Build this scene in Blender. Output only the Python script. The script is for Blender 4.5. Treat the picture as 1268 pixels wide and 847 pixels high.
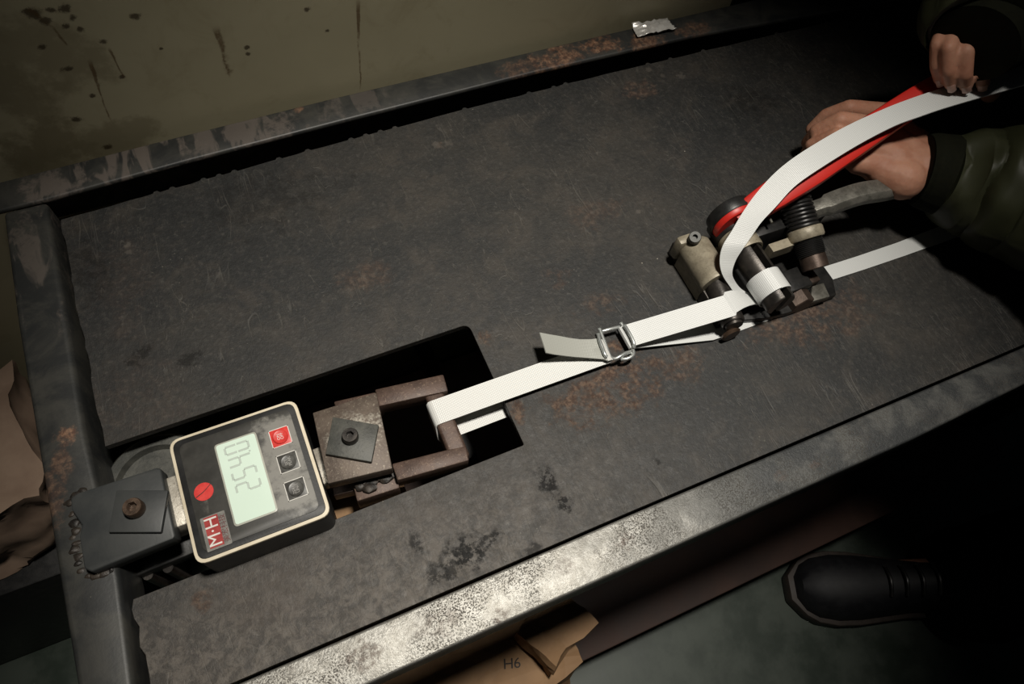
import bpy, bmesh, math, random
from mathutils import Vector, Matrix, noise
from mathutils.bvhtree import BVHTree
from mathutils.geometry import delaunay_2d_cdt
random.seed(7)
for o in list(bpy.data.objects): bpy.data.objects.remove(o)
S = bpy.context.scene
COL = S.collection

# ------------------------------------------------------------------ camera
Z0 = 0.63            # height of the bench plate above the floor
CH = 0.50            # camera above the plate
F = 879.9            # focal length in pixels of a 1268 px wide frame
RIGHT = Vector((0.9139616, -0.3963205, 0.0872028))
DOWN = Vector((-0.3143376, -0.8273301, -0.4655285))
FWD = Vector((0.2566440, 0.3980640, -0.8807263))
cd = bpy.data.cameras.new('camera'); cam = bpy.data.objects.new('camera', cd); COL.objects.link(cam)
cd.sensor_width = 36.0; cd.sensor_fit = 'HORIZONTAL'; cd.lens = 36.0 * F / 1268
cd.clip_start = 0.02
M = Matrix((RIGHT, -DOWN, -FWD)).transposed().to_4x4(); M.translation = (0, 0, Z0 + CH)
cam.matrix_world = M
S.camera = cam
# ------------------------------------------------------------------ light, world, exposure
w = bpy.data.worlds.new('world'); S.world = w; w.use_nodes = True
w.node_tree.nodes['Background'].inputs[0].default_value = (0.75, 0.9, 1.0, 1)
w.node_tree.nodes['Background'].inputs[1].default_value = 0.006
ld = bpy.data.lights.new('work_lamp', 'SPOT'); lo = bpy.data.objects.new('work_lamp', ld); COL.objects.link(lo)
ld.energy = 112; ld.color = (1.0, 0.95, 0.86); ld.shadow_soft_size = 0.08
ld.spot_size = math.radians(41); ld.spot_blend = 1.0
lo.location = (0.25, 0.125, Z0 + 1.5)
lo.rotation_euler = (Vector((0.14, 0.175, Z0)) - lo.location).to_track_quat('-Z', 'Y').to_euler()
S.view_settings.view_transform = 'Standard'; S.view_settings.look = 'None'
S.view_settings.exposure = 0.0; S.view_settings.gamma = 1.0; S.view_settings.use_curve_mapping = False

# ------------------------------------------------------------------ measuring helpers
def ray(px, py):
    return RIGHT * ((px - 634) / F) + DOWN * ((py - 423.5) / F) + FWD
def P(px, py, z=0.0):                      # point at height z above the plate
    d = ray(px, py); t = (CH - z) / -d.z
    return Vector((d.x * t, d.y * t, Z0 + z))
def PY(px, py, y):                         # point on the plane y
    d = ray(px, py); t = y / d.y
    return Vector((d.x * t, y, Z0 + CH + d.z * t))
def lerp(a, b, t): return a + (b - a) * t

# ------------------------------------------------------------------ node helper
class G:
    def __init__(s, name, coord='Object'):
        s.m = bpy.data.materials.new(name); s.m.use_nodes = True
        s.t = s.m.node_tree; s.b = s.t.nodes['Principled BSDF']
        s.c = s.t.nodes.new('ShaderNodeTexCoord').outputs[coord]
    def set(s, i, v):
        if isinstance(v, bpy.types.NodeSocket): s.t.links.new(v, i)
        elif v is not None:
            if hasattr(i.default_value, '__len__') and not hasattr(v, '__len__'): v = (v, v, v)
            if hasattr(v, '__len__') and len(v) == 3 and len(i.default_value) == 4: v = (*v, 1)
            i.default_value = v
    def math(s, op, a, b=None, c=None, clamp=False):
        n = s.t.nodes.new('ShaderNodeMath'); n.operation = op; n.use_clamp = clamp
        s.set(n.inputs[0], a)
        if b is not None: s.set(n.inputs[1], b)
        if c is not None: s.set(n.inputs[2], c)
        return n.outputs[0]
    def vmath(s, op, a, b=None):
        n = s.t.nodes.new('ShaderNodeVectorMath'); n.operation = op
        s.set(n.inputs[0], a)
        if b is not None: s.set(n.inputs[1], b)
        return n.outputs['Value'] if op in ('LENGTH', 'DISTANCE', 'DOT_PRODUCT') else n.outputs[0]
    def map(s, scale=(1, 1, 1), rot=(0, 0, 0), loc=(0, 0, 0)):
        n = s.t.nodes.new('ShaderNodeMapping'); s.t.links.new(s.c, n.inputs[0])
        n.inputs['Scale'].default_value = scale; n.inputs['Rotation'].default_value = rot; n.inputs['Location'].default_value = loc
        return n.outputs[0]
    def noise(s, scale, detail=4, rough=0.55, vec=None, dist=0.0):
        n = s.t.nodes.new('ShaderNodeTexNoise'); s.set(n.inputs['Vector'], vec or s.c)
        n.inputs['Scale'].default_value = scale; n.inputs['Detail'].default_value = detail
        n.inputs['Roughness'].default_value = rough; n.inputs['Distortion'].default_value = dist
        return n.outputs['Fac']
    def voro(s, scale, vec=None, out='Distance', feature='F1'):
        n = s.t.nodes.new('ShaderNodeTexVoronoi'); n.feature = feature; s.set(n.inputs['Vector'], vec or s.c)
        n.inputs['Scale'].default_value = scale
        return n.outputs[out]
    def ss(s, v, a, b):                     # smoothstep a..b -> 0..1
        n = s.t.nodes.new('ShaderNodeMapRange'); n.interpolation_type = 'SMOOTHSTEP'
        s.set(n.inputs[0], v); n.inputs[1].default_value = a; n.inputs[2].default_value = b
        return n.outputs[0]
    def mix(s, f, a, b, blend='MIX'):
        n = s.t.nodes.new('ShaderNodeMix'); n.data_type = 'RGBA'; n.blend_type = blend
        s.set(n.inputs[0], f); s.set(n.inputs[6], a); s.set(n.inputs[7], b)
        return n.outputs[2]
    def stain(s, pos, r, warp, sx=1.0, sy=1.0, amt=1.0):      # soft blob at a place on the thing
        d = s.vmath('SUBTRACT', s.c, tuple(pos)); d = s.vmath('MULTIPLY', d, (1 / sx, 1 / sy, 1 / sy))
        l = s.vmath('LENGTH', d)
        v = s.math('SUBTRACT', s.math('MULTIPLY_ADD', warp, r * 2.4, l), r * 1.2)
        m = s.ss(v, r * 0.9, r * 0.35)
        return s.math('MULTIPLY', m, amt) if amt != 1 else m
    def mx(s, lst):
        v = lst[0]
        for q in lst[1:]: v = s.math('MAXIMUM', v, q)
        return v
    def bump(s, h, strength=0.3, dist=0.001):
        n = s.t.nodes.new('ShaderNodeBump'); n.inputs['Strength'].default_value = strength; n.inputs['Distance'].default_value = dist
        s.set(n.inputs['Height'], h); s.t.links.new(n.outputs[0], s.b.inputs['Normal'])
    def out(s, color=None, rough=None, metal=None, spec=None):
        if color is not None: s.set(s.b.inputs['Base Color'], color)
        if rough is not None: s.set(s.b.inputs['Roughness'], rough)
        if metal is not None: s.set(s.b.inputs['Metallic'], metal)
        if spec is not None: s.set(s.b.inputs['Specular IOR Level'], spec)
        return s.m

def simple(name, c1, c2, scale=40, rough=0.5, metal=0.0, bump=0.15, spec=0.5, fine=6):
    g = G(name); n = g.noise(scale, fine, 0.6); f = g.noise(scale * 9, 3)
    col = g.mix(g.ss(n, 0.35, 0.65), c1, c2)
    g.bump(f, bump, 0.0006)
    return g.out(col, g.math('MULTIPLY_ADD', n, 0.25, rough - 0.12), metal, spec)

# steel plate: blackened, rust tinted, scratched
def plate_material():
    g = G('blackened_steel_plate')
    big = g.noise(7, 5, 0.6); mid = g.noise(28, 6, 0.65, dist=0.6); fine = g.noise(260, 3, 0.7)
    warp = g.noise(55, 5, 0.75)
    col = g.mix(g.ss(big, 0.38, 0.62), (0.012, 0.0125, 0.0125), (0.024, 0.022, 0.019))
    col = g.mix(g.math('MULTIPLY', g.ss(mid, 0.45, 0.72), 0.6), col, (0.046, 0.038, 0.030))
    col = g.mix(g.math('MULTIPLY', g.ss(fine, 0.5, 0.8), 0.45), col, (0.085, 0.078, 0.068))
    gr = g.noise(150, 6, 0.8, dist=0.4)
    col = g.mix(g.math('MULTIPLY', g.ss(gr, 0.50, 0.68), 0.30), col, (0.056, 0.050, 0.042))
    col = g.mix(g.math('MULTIPLY', g.ss(g.noise(75, 6, 0.75, dist=1.0), 0.50, 0.64), 0.6), col, (0.011, 0.0115, 0.0115))
    # browner front strip
    sx = g.t.nodes.new('ShaderNodeSeparateXYZ'); g.t.links.new(g.c, sx.inputs[0])
    front = g.math('MULTIPLY', g.ss(g.math('MULTIPLY_ADD', warp, 0.08, sx.outputs[1]), 0.215, 0.13), g.ss(sx.outputs[0], 0.30, -0.02))
    fcol = g.mix(g.ss(g.noise(110, 6, 0.8, dist=.5), .40, .62), (0.040, 0.034, 0.028), (0.118, 0.101, 0.084))
    fcol = g.mix(g.math('MULTIPLY', g.ss(big, .5, .62), .5), fcol, (0.072, 0.055, 0.043))
    col = g.mix(g.math('MULTIPLY', front, 0.8), col, fcol)
    rust = [(766, 428, .010, 1.2, 1, 1), (760, 475, .034, 2.0, 1.0, .85), (715, 490, .022, 1.6, 1, .8), (840, 455, .02, 1.5, 1, .55), (740, 375, .016, 1.6, 1, .4), (690, 345, .016, 1.2, 1, .4),
            (795, 110, .016, 1.4, 1, .6), (455, 345, .02, 1.6, 1, .35), (985, 395, .03, 2.2, 1, .6), (600, 420, .008, 1, 1, .7), (640, 505, .012, .7, 1.6, .8),
            (250, 745, .010, 1, 1, .6), (735, 265, .02, 2, 1, .3), (640, 755, .009, 1, 1, .5), (150, 350, .05, .6, 1.6, .12), (165, 500, .05, 1, 1.2, .12), (545, 180, .006, 1, 1, .6), (1030, 390, .03, 2, 1, .4)]
    m = g.mx([g.stain(P(x, y), r, warp, a, b, k) for x, y, r, a, b, k in rust])
    rf = g.math('MULTIPLY', m, g.ss(g.noise(95, 6, 0.75), 0.36, 0.6))
    col = g.mix(rf, col, g.mix(g.ss(fine, 0.4, 0.65), (0.062, 0.037, 0.027), (0.16, 0.105, 0.074)))
    dark = [(680, 600, .015, .8, 1.2, 1), (700, 625, .009, .8, 1.2, 1), (575, 690, .020, 1.3, 1, 1), (610, 668, .010, 1.8, .7, .9), (540, 715, .010, 1.3, .8, .8), (515, 672, .008, .7, 1.5, .8), (818, 575, .010, .7, 1.3, .7), (660, 680, .008, 1.5, .7, .7), (170, 440, .012, 1.4, 1, .7),
            (235, 445, .010, 1.3, .8, .7), (110, 330, .03, .7, 1.6, .6), (320, 250, .05, 1.6, 1, .45), (560, 710, .01, 1, 1, .8), (930, 125, .03, 1.6, 1, .6)]
    dm = g.mx([g.stain(P(x, y), r, warp, a, b, k) for x, y, r, a, b, k in dark])
    dm = g.math('MULTIPLY', dm, g.ss(g.noise(130, 5, 0.75), 0.42, 0.52))
    col = g.mix(dm, col, (0.010, 0.0095, 0.009))
    pale = g.mx([g.stain(P(x, y), r, g.noise(200, 3), 1, 1, k) for x, y, r, k in ((804, 87, .0045, .5), (821, 94, .004, .45), (844, 94, .006, .6), (158, 303, .004, .7), (160, 312, .0035, .5), (540, 180, .005, .5), (555, 178, .005, .4), (790, 262, .003, .5))])
    col = g.mix(g.math('MULTIPLY', pale, .8), col, (0.11, 0.095, 0.08))
    # scratches: thin lines of stretched noise in three directions
    sc = []
    for a, sp, th in ((0.4, 9, .005), (1.25, 14, .003), (-0.7, 11, .004), (2.2, 23, .003), (-0.25, 16, .004)):
        v = g.map((1, 0.12, 1), (0, 0, a)); n = g.noise(sp * 4, 2, 0.4, v, 1.2)
        sc.append(g.ss(g.math('ABSOLUTE', g.math('SUBTRACT', n, 0.5)), th, th * 0.3))
    s_ = g.math('MULTIPLY', g.mx(sc), g.ss(g.noise(24, 3), 0.42, 0.62))
    col = g.mix(g.math('MULTIPLY', s_, 0.17), col, (0.19, 0.175, 0.15))
    # loose pale specks
    sv = g.voro(70, out='Distance'); sp = g.math('MULTIPLY', g.ss(sv, 0.05, 0.025), g.ss(g.voro(70, out='Color'), 0.80, 0.84))
    sv2 = g.voro(230, out='Distance'); sp2 = g.math('MULTIPLY', g.ss(sv2, 0.16, 0.08), g.ss(g.noise(16, 4, 0.7), 0.58, 0.7))
    col = g.mix(g.math('MULTIPLY', sp, 0.8), col, (0.34, 0.31, 0.26))
    col = g.mix(g.math('MULTIPLY', sp2, 0.4), col, (0.22, 0.20, 0.165))
    g.bump(g.math('ADD', g.math('ADD', fine, g.math('MULTIPLY', gr, 1.6)), g.math('MULTIPLY', s_, -0.8)), 0.34, 0.0008)
    r = g.math('ADD', g.math('MULTIPLY_ADD', gr, 0.5, 0.34), g.math('MULTIPLY', rf, 0.2))
    sp_ = g.math('SUBTRACT', 0.5, g.math('MULTIPLY', g.mx([dm, rf]), 0.36))
    return g.out(col, r, 0.0, sp_)

def beam_material():            # painted black tube, brushed remains, rust near the back
    g = G('black_painted_tube')
    mid = g.noise(30, 5, 0.65, dist=0.5); fine = g.noise(300, 3, 0.7); warp = g.noise(60, 5, 0.75)
    col = g.mix(g.ss(mid, 0.38, 0.66), (0.020, 0.021, 0.021), (0.042, 0.041, 0.036))
    br = g.noise(52, 4, 0.55, g.map((1, 0.25, 1), (0, 0, -0.6)), 1.0)
    places = [(160, 200, .06, 1.4, 1, 1), (60, 235, .03, 1, 1.2, 1), (40, 330, .04, .6, 1.8, .7), (280, 165, .05, 1.6, 1, .8), (430, 120, .035, 1.5, 1, .5)]
    bm_ = g.mx([g.stain(P(x, y, .012), r, warp, a, b, k) for x, y, r, a, b, k in places])
    col = g.mix(g.math('MULTIPLY', bm_, g.ss(br, 0.44, 0.52)), col, (0.105, 0.088, 0.076))
    rust = [(690, 72, .022, 1.6, 1, .9), (745, 55, .02, 1.6, .9, 1), (800, 52, .018, 1.4, 1, .9), (860, 35, .018, 1.6, .8, .6), (370, 135, .007, 1, 1, .8), (84, 540, .012, .9, 1.1, 1),
            (118, 535, .005, .6, 1.6, .8), (62, 620, .02, .6, 1.5, .4), (640, 85, .016, 1.6, 1, .4), (77, 575, .01, 1, 1.6, .5)]
    m = g.mx([g.stain(P(x, y, .012), r, warp, a, b, k) for x, y, r, a, b, k in rust])
    rf = g.math('MULTIPLY', m, g.ss(g.noise(110, 6, 0.75), 0.33, 0.56))
    col = g.mix(rf, col, g.mix(g.ss(g.noise(190, 5, .7), 0.40, 0.66), (0.085, 0.042, 0.027), (0.27, 0.155, 0.095)))
    sv = g.voro(120, out='Distance'); sp = g.math('MULTIPLY', g.ss(sv, 0.07, 0.03), g.ss(g.voro(120, out='Color'), 0.8, 0.85))
    col = g.mix(g.math('MULTIPLY', sp, 0.6), col, (0.25, 0.23, 0.19))
    g.bump(fine, 0.15, 0.0006)
    return g.out(col, g.math('MULTIPLY_ADD', mid, 0.2, 0.38), 0.0, 0.5)

def zinc_material():            # bare pitted steel of the front tube, patina growing to the right
    g = G('pitted_bare_steel')
    mid = g.noise(42, 6, 0.65, dist=0.4); fine = g.noise(420, 4, 0.75); warp = g.noise(50, 5, 0.7)
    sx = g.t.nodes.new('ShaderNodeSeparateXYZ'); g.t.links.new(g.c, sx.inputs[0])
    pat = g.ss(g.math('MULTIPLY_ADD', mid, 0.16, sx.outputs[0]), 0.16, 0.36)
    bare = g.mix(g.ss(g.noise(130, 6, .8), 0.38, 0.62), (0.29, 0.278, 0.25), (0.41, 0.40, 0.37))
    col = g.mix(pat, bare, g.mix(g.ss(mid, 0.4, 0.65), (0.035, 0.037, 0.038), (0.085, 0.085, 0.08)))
    clus = g.ss(g.noise(22, 4, 0.7), 0.42, 0.64)
    pits = g.math('MULTIPLY', g.ss(g.noise(900, 3, 0.6), 0.53, 0.60), clus)
    pits = g.math('MAXIMUM', pits, g.math('MULTIPLY', g.ss(g.noise(150, 5, 0.8), 0.60, 0.68), clus))
    col = g.mix(g.math('MULTIPLY', pits, 0.7), col, (0.06, 0.05, 0.04))
    blots = g.math('MULTIPLY', g.ss(g.noise(210, 5, .75), .42, .58), g.mx([g.stain(P(x, y, .012), r, warp, 1.4, 1, k) for x, y, r, k in ((775, 667, .007, .8), (622, 763, .006, .7), (700, 700, .007, .5), (447, 815, .012, .7), (540, 770, .016, .5), (965, 588, .007, .6), (1010, 575, .006, .7))]))
    col = g.mix(blots, col, (0.075, 0.055, 0.045))
    ch = g.mx([g.stain(P(x, y, .010), r, warp, 1.0, 1, 1) for x, y, r in ((852, 662, .0022), (848, 640, .0015), (940, 624, .0022), (905, 640, .0018), (722, 712, .001))])
    col = g.mix(ch, col, (0.6, 0.58, 0.52))
    g.bump(g.math('SUBTRACT', g.math('MULTIPLY', fine, 1.6), pits), 0.4, 0.0007)
    r = g.math('ADD', g.math('MULTIPLY_ADD', mid, 0.16, 0.42), g.math('MULTIPLY', pits, 0.25))
    return g.out(col, r, g.math('MULTIPLY_ADD', pat, -0.55, 0.75), 0.5)

def rough_steel(name, c1, c2, speck, rough=0.5, metal=0.55, halo=None):
    g = G(name); mid = g.noise(70, 6, 0.7); fine = g.noise(520, 3, 0.75)
    col = g.mix(g.ss(mid, 0.36, 0.66), c1, c2)
    col = g.mix(g.math('MULTIPLY', g.ss(fine, 0.56, 0.72), 0.75), col, speck)
    if halo:
        h = g.stain(halo, 0.02, mid, 1.2, 1.0, .8); col = g.mix(g.math('MULTIPLY', h, g.ss(fine, .35, .6)), col, (.42, .39, .33))
    g.bump(fine, 0.3, 0.0006)
    return g.out(col, g.math('MULTIPLY_ADD', mid, 0.25, rough - 0.1), metal, 0.5)

def wall_material():
    g = G('olive_painted_wall')
    big = g.noise(4, 4, 0.55); mid = g.noise(22, 5, 0.7, dist=0.6); warp = g.noise(30, 5, 0.7)
    col = g.mix(g.ss(big, 0.35, 0.65), (0.34, 0.305, 0.198), (0.40, 0.36, 0.24))
    col = g.mix(g.math('MULTIPLY', g.ss(mid, 0.52, 0.72), 0.35), col, (0.26, 0.22, 0.13))
    W = lambda x, y: PY(x, y, .523)
    soft = [(60, 180, .05, 1, .6), (130, 175, .035, 1, .5), (35, 110, .05, 1, .5), (75, 75, .04, 1, .45), (20, 60, .04, 1, .4), (165, 165, .025, 1, .45), (65, 205, .03, 1.3, .5)]
    m = g.mx([g.stain(W(x, y), r, warp, a, 1, k) for x, y, r, a, k in soft])
    col = g.mix(m, col, (0.12, 0.096, 0.048))
    spots = [(42, 18, .007), (55, 25, .006), (35, 14, .005), (80, 11, .006), (82, 33, .004), (90, 22, .004), (99, 36, .004), (168, 20, .005), (306, 59, .003), (307, 67, .003), (129, 52, .004), (151, 95, .003),
             (94, 148, .005), (133, 182, .005), (115, 119, .003), (200, 60, .002), (64, 13, .004), (53, 58, .004), (83, 86, .005), (380, 12, .004), (405, 38, .003)]
    sp = g.mx([g.stain(W(x, y), r * 1.05, g.noise(110, 5, .8), 1, .8, .85) for x, y, r in spots])
    col = g.mix(sp, col, (0.04, 0.026, 0.012))
    # rust runs: thin and stretched downwards
    for x0, y0, x1, y1, wd in ((32, 12, 62, 33, .004), (60, 31, 84, 56, .0025), (268, 35, 284, 95, .0035), (279, 66, 284, 92, .0075), (110, 75, 138, 150, .0018), (443, 0, 446, 110, .002), (135, 60, 152, 97, .002)):
        a, b = W(x0, y0), W(x1, y1); c = (a + b) / 2; d = b - a; L = d.length
        ang = math.atan2(d.z, d.x)
        v = g.vmath('SUBTRACT', g.c, tuple(c))
        u = g.vmath('DOT_PRODUCT', v, (math.cos(ang), 0, math.sin(ang))); k = g.vmath('DOT_PRODUCT', v, (-math.sin(ang), 0, math.cos(ang)))
        k = g.math('ADD', k, g.math('MULTIPLY_ADD', warp, wd * 3, -wd * 1.5))
        wv = g.math('MULTIPLY_ADD', g.ss(g.math('MULTIPLY_ADD', warp, .03, u), -L * .3, L * .45), -wd * .55, wd * .75)
        f = g.math('MULTIPLY', g.ss(g.math('SUBTRACT', g.math('ABSOLUTE', k), wv), wd * .35, -wd * .2), g.ss(g.math('ABSOLUTE', u), L * .55, L * .38))
        f = g.math('MULTIPLY', f, g.ss(g.noise(70, 4, .7), .3, .55))
        col = g.mix(g.math('MULTIPLY', f, .8), col, (0.085, 0.045, 0.014))
    g.bump(g.noise(180, 3), 0.06, 0.001)
    return g.out(col, 0.42, 0.0, 0.4)

def strap_material(name, c1, c2):
    g = G(name, 'UV')
    s = g.t.nodes.new('ShaderNodeSeparateXYZ'); g.t.links.new(g.c, s.inputs[0])
    v = g.math('SINE', g.math('MULTIPLY', s.outputs[1], 2 * math.pi * 17))
    u = g.math('SINE', g.math('MULTIPLY', s.outputs[0], 2 * math.pi * 720))
    h = g.math('ADD', g.math('MULTIPLY', v, 0.6), g.math('MULTIPLY', u, 0.4))
    col = g.mix(g.ss(h, -0.8, 0.5), c1, c2)
    g.bump(h, 0.35, 0.0003)
    return g.out(col, 0.33, 0.0, 0.5)

MAT = {}
MAT['plate'] = plate_material(); MAT['beam'] = beam_material(); MAT['zinc'] = zinc_material(); MAT['wall'] = wall_material()
MAT['anchor'] = simple('dark_oiled_steel', (0.030, 0.033, 0.034), (0.044, 0.046, 0.045), 30, 0.5, 0.0, 0.12)
MAT['weld'] = simple('burnt_weld_metal', (0.014, 0.012, 0.011), (0.042, 0.032, 0.024), 120, 0.5, 0.2, 0.4)
MAT['bolt'] = simple('brown_bolt_steel', (0.06, 0.038, 0.026), (0.12, 0.078, 0.052), 120, 0.42, 0.5, 0.2)
MAT['washer'] = rough_steel('grey_green_washer', (0.045, 0.046, 0.041), (0.085, 0.084, 0.073), (0.014, 0.014, 0.013), 0.5, 0.1)
MAT['block'] = rough_steel('brown_clevis_steel', (0.075, 0.055, 0.043), (0.135, 0.105, 0.082), (0.30, 0.26, 0.20), 0.5, 0.3)
MAT['arm'] = rough_steel('brown_rusted_bar', (0.060, 0.036, 0.027), (0.100, 0.062, 0.046), (0.24, 0.17, 0.12), 0.5, 0.2)
MAT['cast'] = rough_steel('cast_tool_steel', (0.21, 0.182, 0.132), (0.33, 0.29, 0.215), (0.14, 0.115, 0.08), 0.44, 0.15)
MAT['dark'] = simple('dark_tool_steel', (0.028, 0.025, 0.023), (0.065, 0.057, 0.05), 90, 0.36, 0.6, 0.12)
MAT['black'] = simple('oiled_black_steel', (0.012, 0.012, 0.012), (0.022, 0.021, 0.02), 90, 0.4, 0.3, 0.1)
MAT['brownsteel'] = simple('brown_tool_steel', (0.055, 0.038, 0.03), (0.10, 0.07, 0.055), 90, 0.42, 0.5, 0.12)
MAT['steelbar'] = rough_steel('worn_grey_steel', (0.11, 0.105, 0.09), (0.20, 0.19, 0.165), (0.05, 0.046, 0.04), 0.42, 0.5)
def red_paint():
    g = G('chipped_red_paint'); n = g.noise(55, 6, 0.7); f = g.noise(12, 4)
    chips = g.math('MAXIMUM', g.ss(n, 0.66, 0.69), g.stain((0, 0, 0), 0.0001, n))
    col = g.mix(g.ss(f, .3, .7), (0.56, 0.022, 0.014), (0.46, 0.017, 0.012))
    col = g.mix(chips, col, (0.03, 0.026, 0.024)); g.bump(n, .15, .0006)
    return g.out(col, 0.42, 0, 0.5)
MAT['red'] = red_paint()
MAT['wire'] = simple('zinc_plated_wire', (0.55, 0.58, 0.57), (0.68, 0.70, 0.68), 60, 0.32, 0.75, 0.05)
MAT['strap'] = strap_material('white_woven_strap', (0.56, 0.56, 0.535), (0.71, 0.71, 0.685))
MAT['strap2'] = strap_material('white_woven_strap_tool', (0.54, 0.55, 0.54), (0.69, 0.70, 0.69))
MAT['straptail_shade'] = strap_material('shaded_strap_underside', (0.36, 0.365, 0.33), (0.39, 0.395, 0.36))  # shade of the tilted tail painted in as a greyer tone
MAT['housing'] = simple('black_housing', (0.012, 0.012, 0.012), (0.02, 0.02, 0.02), 60, 0.5, 0, 0.1)
MAT['gasket'] = simple('beige_gasket', (0.62, 0.54, 0.40), (0.72, 0.64, 0.49), 60, 0.5, 0, 0.05)
MAT['silver'] = rough_steel('scuffed_silver_lug', (0.40, 0.36, 0.30), (0.62, 0.58, 0.50), (0.16, 0.12, 0.09), 0.42, 0.5)
MAT['lcd'] = simple('pale_green_lcd', (0.66, 0.80, 0.69), (0.70, 0.84, 0.73), 12, 0.3, 0, 0.0)
MAT['lcdframe'] = simple('grey_lcd_frame', (0.36, 0.36, 0.31), (0.42, 0.42, 0.36), 60, 0.4, 0, 0.03)
MAT['segment'] = simple('lcd_segment', (0.46, 0.53, 0.47), (0.50, 0.57, 0.51), 60, 0.35, 0, 0.0)
MAT['redkey'] = simple('red_key', (0.58, 0.035, 0.03), (0.66, 0.05, 0.04), 200, 0.4, 0, 0.05)
MAT['darkkey'] = simple('grey_key', (0.05, 0.048, 0.044), (0.09, 0.088, 0.08), 200, 0.4, 0, 0.05)
MAT['whiteprint'] = simple('white_print', (0.62, 0.60, 0.56), (0.70, 0.68, 0.63), 200, 0.5, 0, 0.02)
MAT['greyprint'] = simple('grey_print', (0.30, 0.29, 0.27), (0.36, 0.35, 0.33), 200, 0.5, 0, 0.02)
MAT['logored'] = simple('logo_red', (0.30, 0.03, 0.03), (0.36, 0.045, 0.04), 200, 0.35, 0, 0.03)
MAT['foil'] = simple('foil_label', (0.19, 0.185, 0.17), (0.25, 0.24, 0.22), 200, 0.35, 0.3, 0.05)
MAT['darkprint'] = simple('dark_print', (0.10, 0.02, 0.02), (0.12, 0.025, 0.025), 200, 0.5, 0, 0.02)
MAT['blackprint'] = simple('black_print', (0.012, 0.009, 0.007), (0.018, 0.013, 0.01), 200, 0.6, 0, 0.02)
MAT['shelf'] = simple('red_oxide_shelf', (0.026, 0.012, 0.008), (0.045, 0.02, 0.013), 14, 0.6, 0, 0.15)
MAT['floor'] = simple('worn_green_floor', (0.024, 0.036, 0.026), (0.058, 0.072, 0.058), 16, 0.5, 0, 0.1)
MAT['paper'] = simple('brown_kraft_paper', (0.22, 0.13, 0.066), (0.28, 0.17, 0.09), 20, 0.7, 0, 0.12, 0.3)
MAT['sack'] = simple('tan_sack_paper', (0.24, 0.165, 0.12), (0.31, 0.22, 0.16), 16, 0.75, 0, 0.12, 0.3)
MAT['tape'] = simple('silver_tape', (0.58, 0.56, 0.53), (0.80, 0.78, 0.74), 60, 0.28, 0.35, 0.1)
MAT['jacket'] = simple('olive_jacket_nylon', (0.052, 0.056, 0.026), (0.068, 0.072, 0.036), 26, 0.52, 0, 0.08)
MAT['cuff'] = simple('dark_rib_knit', (0.012, 0.013, 0.007), (0.018, 0.019, 0.010), 300, 0.85, 0, 0.4, 0.2)
MAT['trouser'] = simple('black_trousers', (0.010, 0.011, 0.015), (0.016, 0.017, 0.022), 60, 0.85, 0, 0.2, 0.2)
MAT['boot'] = simple('black_boot_leather', (0.007, 0.007, 0.009), (0.012, 0.012, 0.014), 60, 0.62, 0, 0.1)
MAT['sole'] = simple('brown_boot_sole', (0.030, 0.022, 0.018), (0.045, 0.034, 0.028), 60, 0.6, 0, 0.1)
MAT['hair'] = simple('black_hair', (0.012, 0.010, 0.009), (0.02, 0.017, 0.015), 300, 0.5, 0, 0.4)
MAT['eye'] = simple('dark_eye', (0.02, 0.014, 0.01), (0.03, 0.02, 0.015), 300, 0.15, 0, 0.0)
MAT['nail'] = simple('fingernail', (0.52, 0.30, 0.235), (0.58, 0.35, 0.28), 300, 0.3, 0, 0.0)
def skin_material():
    g = G('skin'); n = g.noise(45, 4, 0.6); f = g.noise(420, 3, 0.6); v = g.voro(260)
    col = g.mix(g.ss(n, .35, .65), (0.36, 0.165, 0.105), (0.43, 0.22, 0.145))
    g.bump(g.math('ADD', f, v), .22, .0007)
    g.b.inputs['Subsurface Weight'].default_value = 0.12; g.b.inputs['Subsurface Radius'].default_value = (.006, .002, .001)
    return g.out(col, 0.58, 0, 0.35)
MAT['skin'] = skin_material()
def panel_material(base, keys):
    g = G('dark_face_panel'); n = g.noise(70, 5, 0.7); f = g.noise(500, 3, 0.7)
    col = g.mix(g.ss(n, .35, .7), (0.030, 0.029, 0.026), (0.046, 0.044, 0.039))
    halo = g.mx([g.stain(Vector(k) - base, .026, n, 1, 1, .95) for k in keys])
    col = g.mix(g.math('MULTIPLY', halo, 0.8), col, (0.25, 0.24, 0.215))
    sc = g.noise(46, 1, .4, g.map((1, .08, 1), (0, 0, .9)), .3)
    sm = g.math('MULTIPLY', g.ss(g.math('ABSOLUTE', g.math('SUBTRACT', sc, .5)), .02, .006), g.stain(P(268, 622, .036) - base, .010, n))
    col = g.mix(g.math('MULTIPLY', sm, .6), col, (0.25, 0.24, 0.21))
    return g.out(col, g.math('MULTIPLY_ADD', n, .2, .40), 0, .5)

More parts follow.
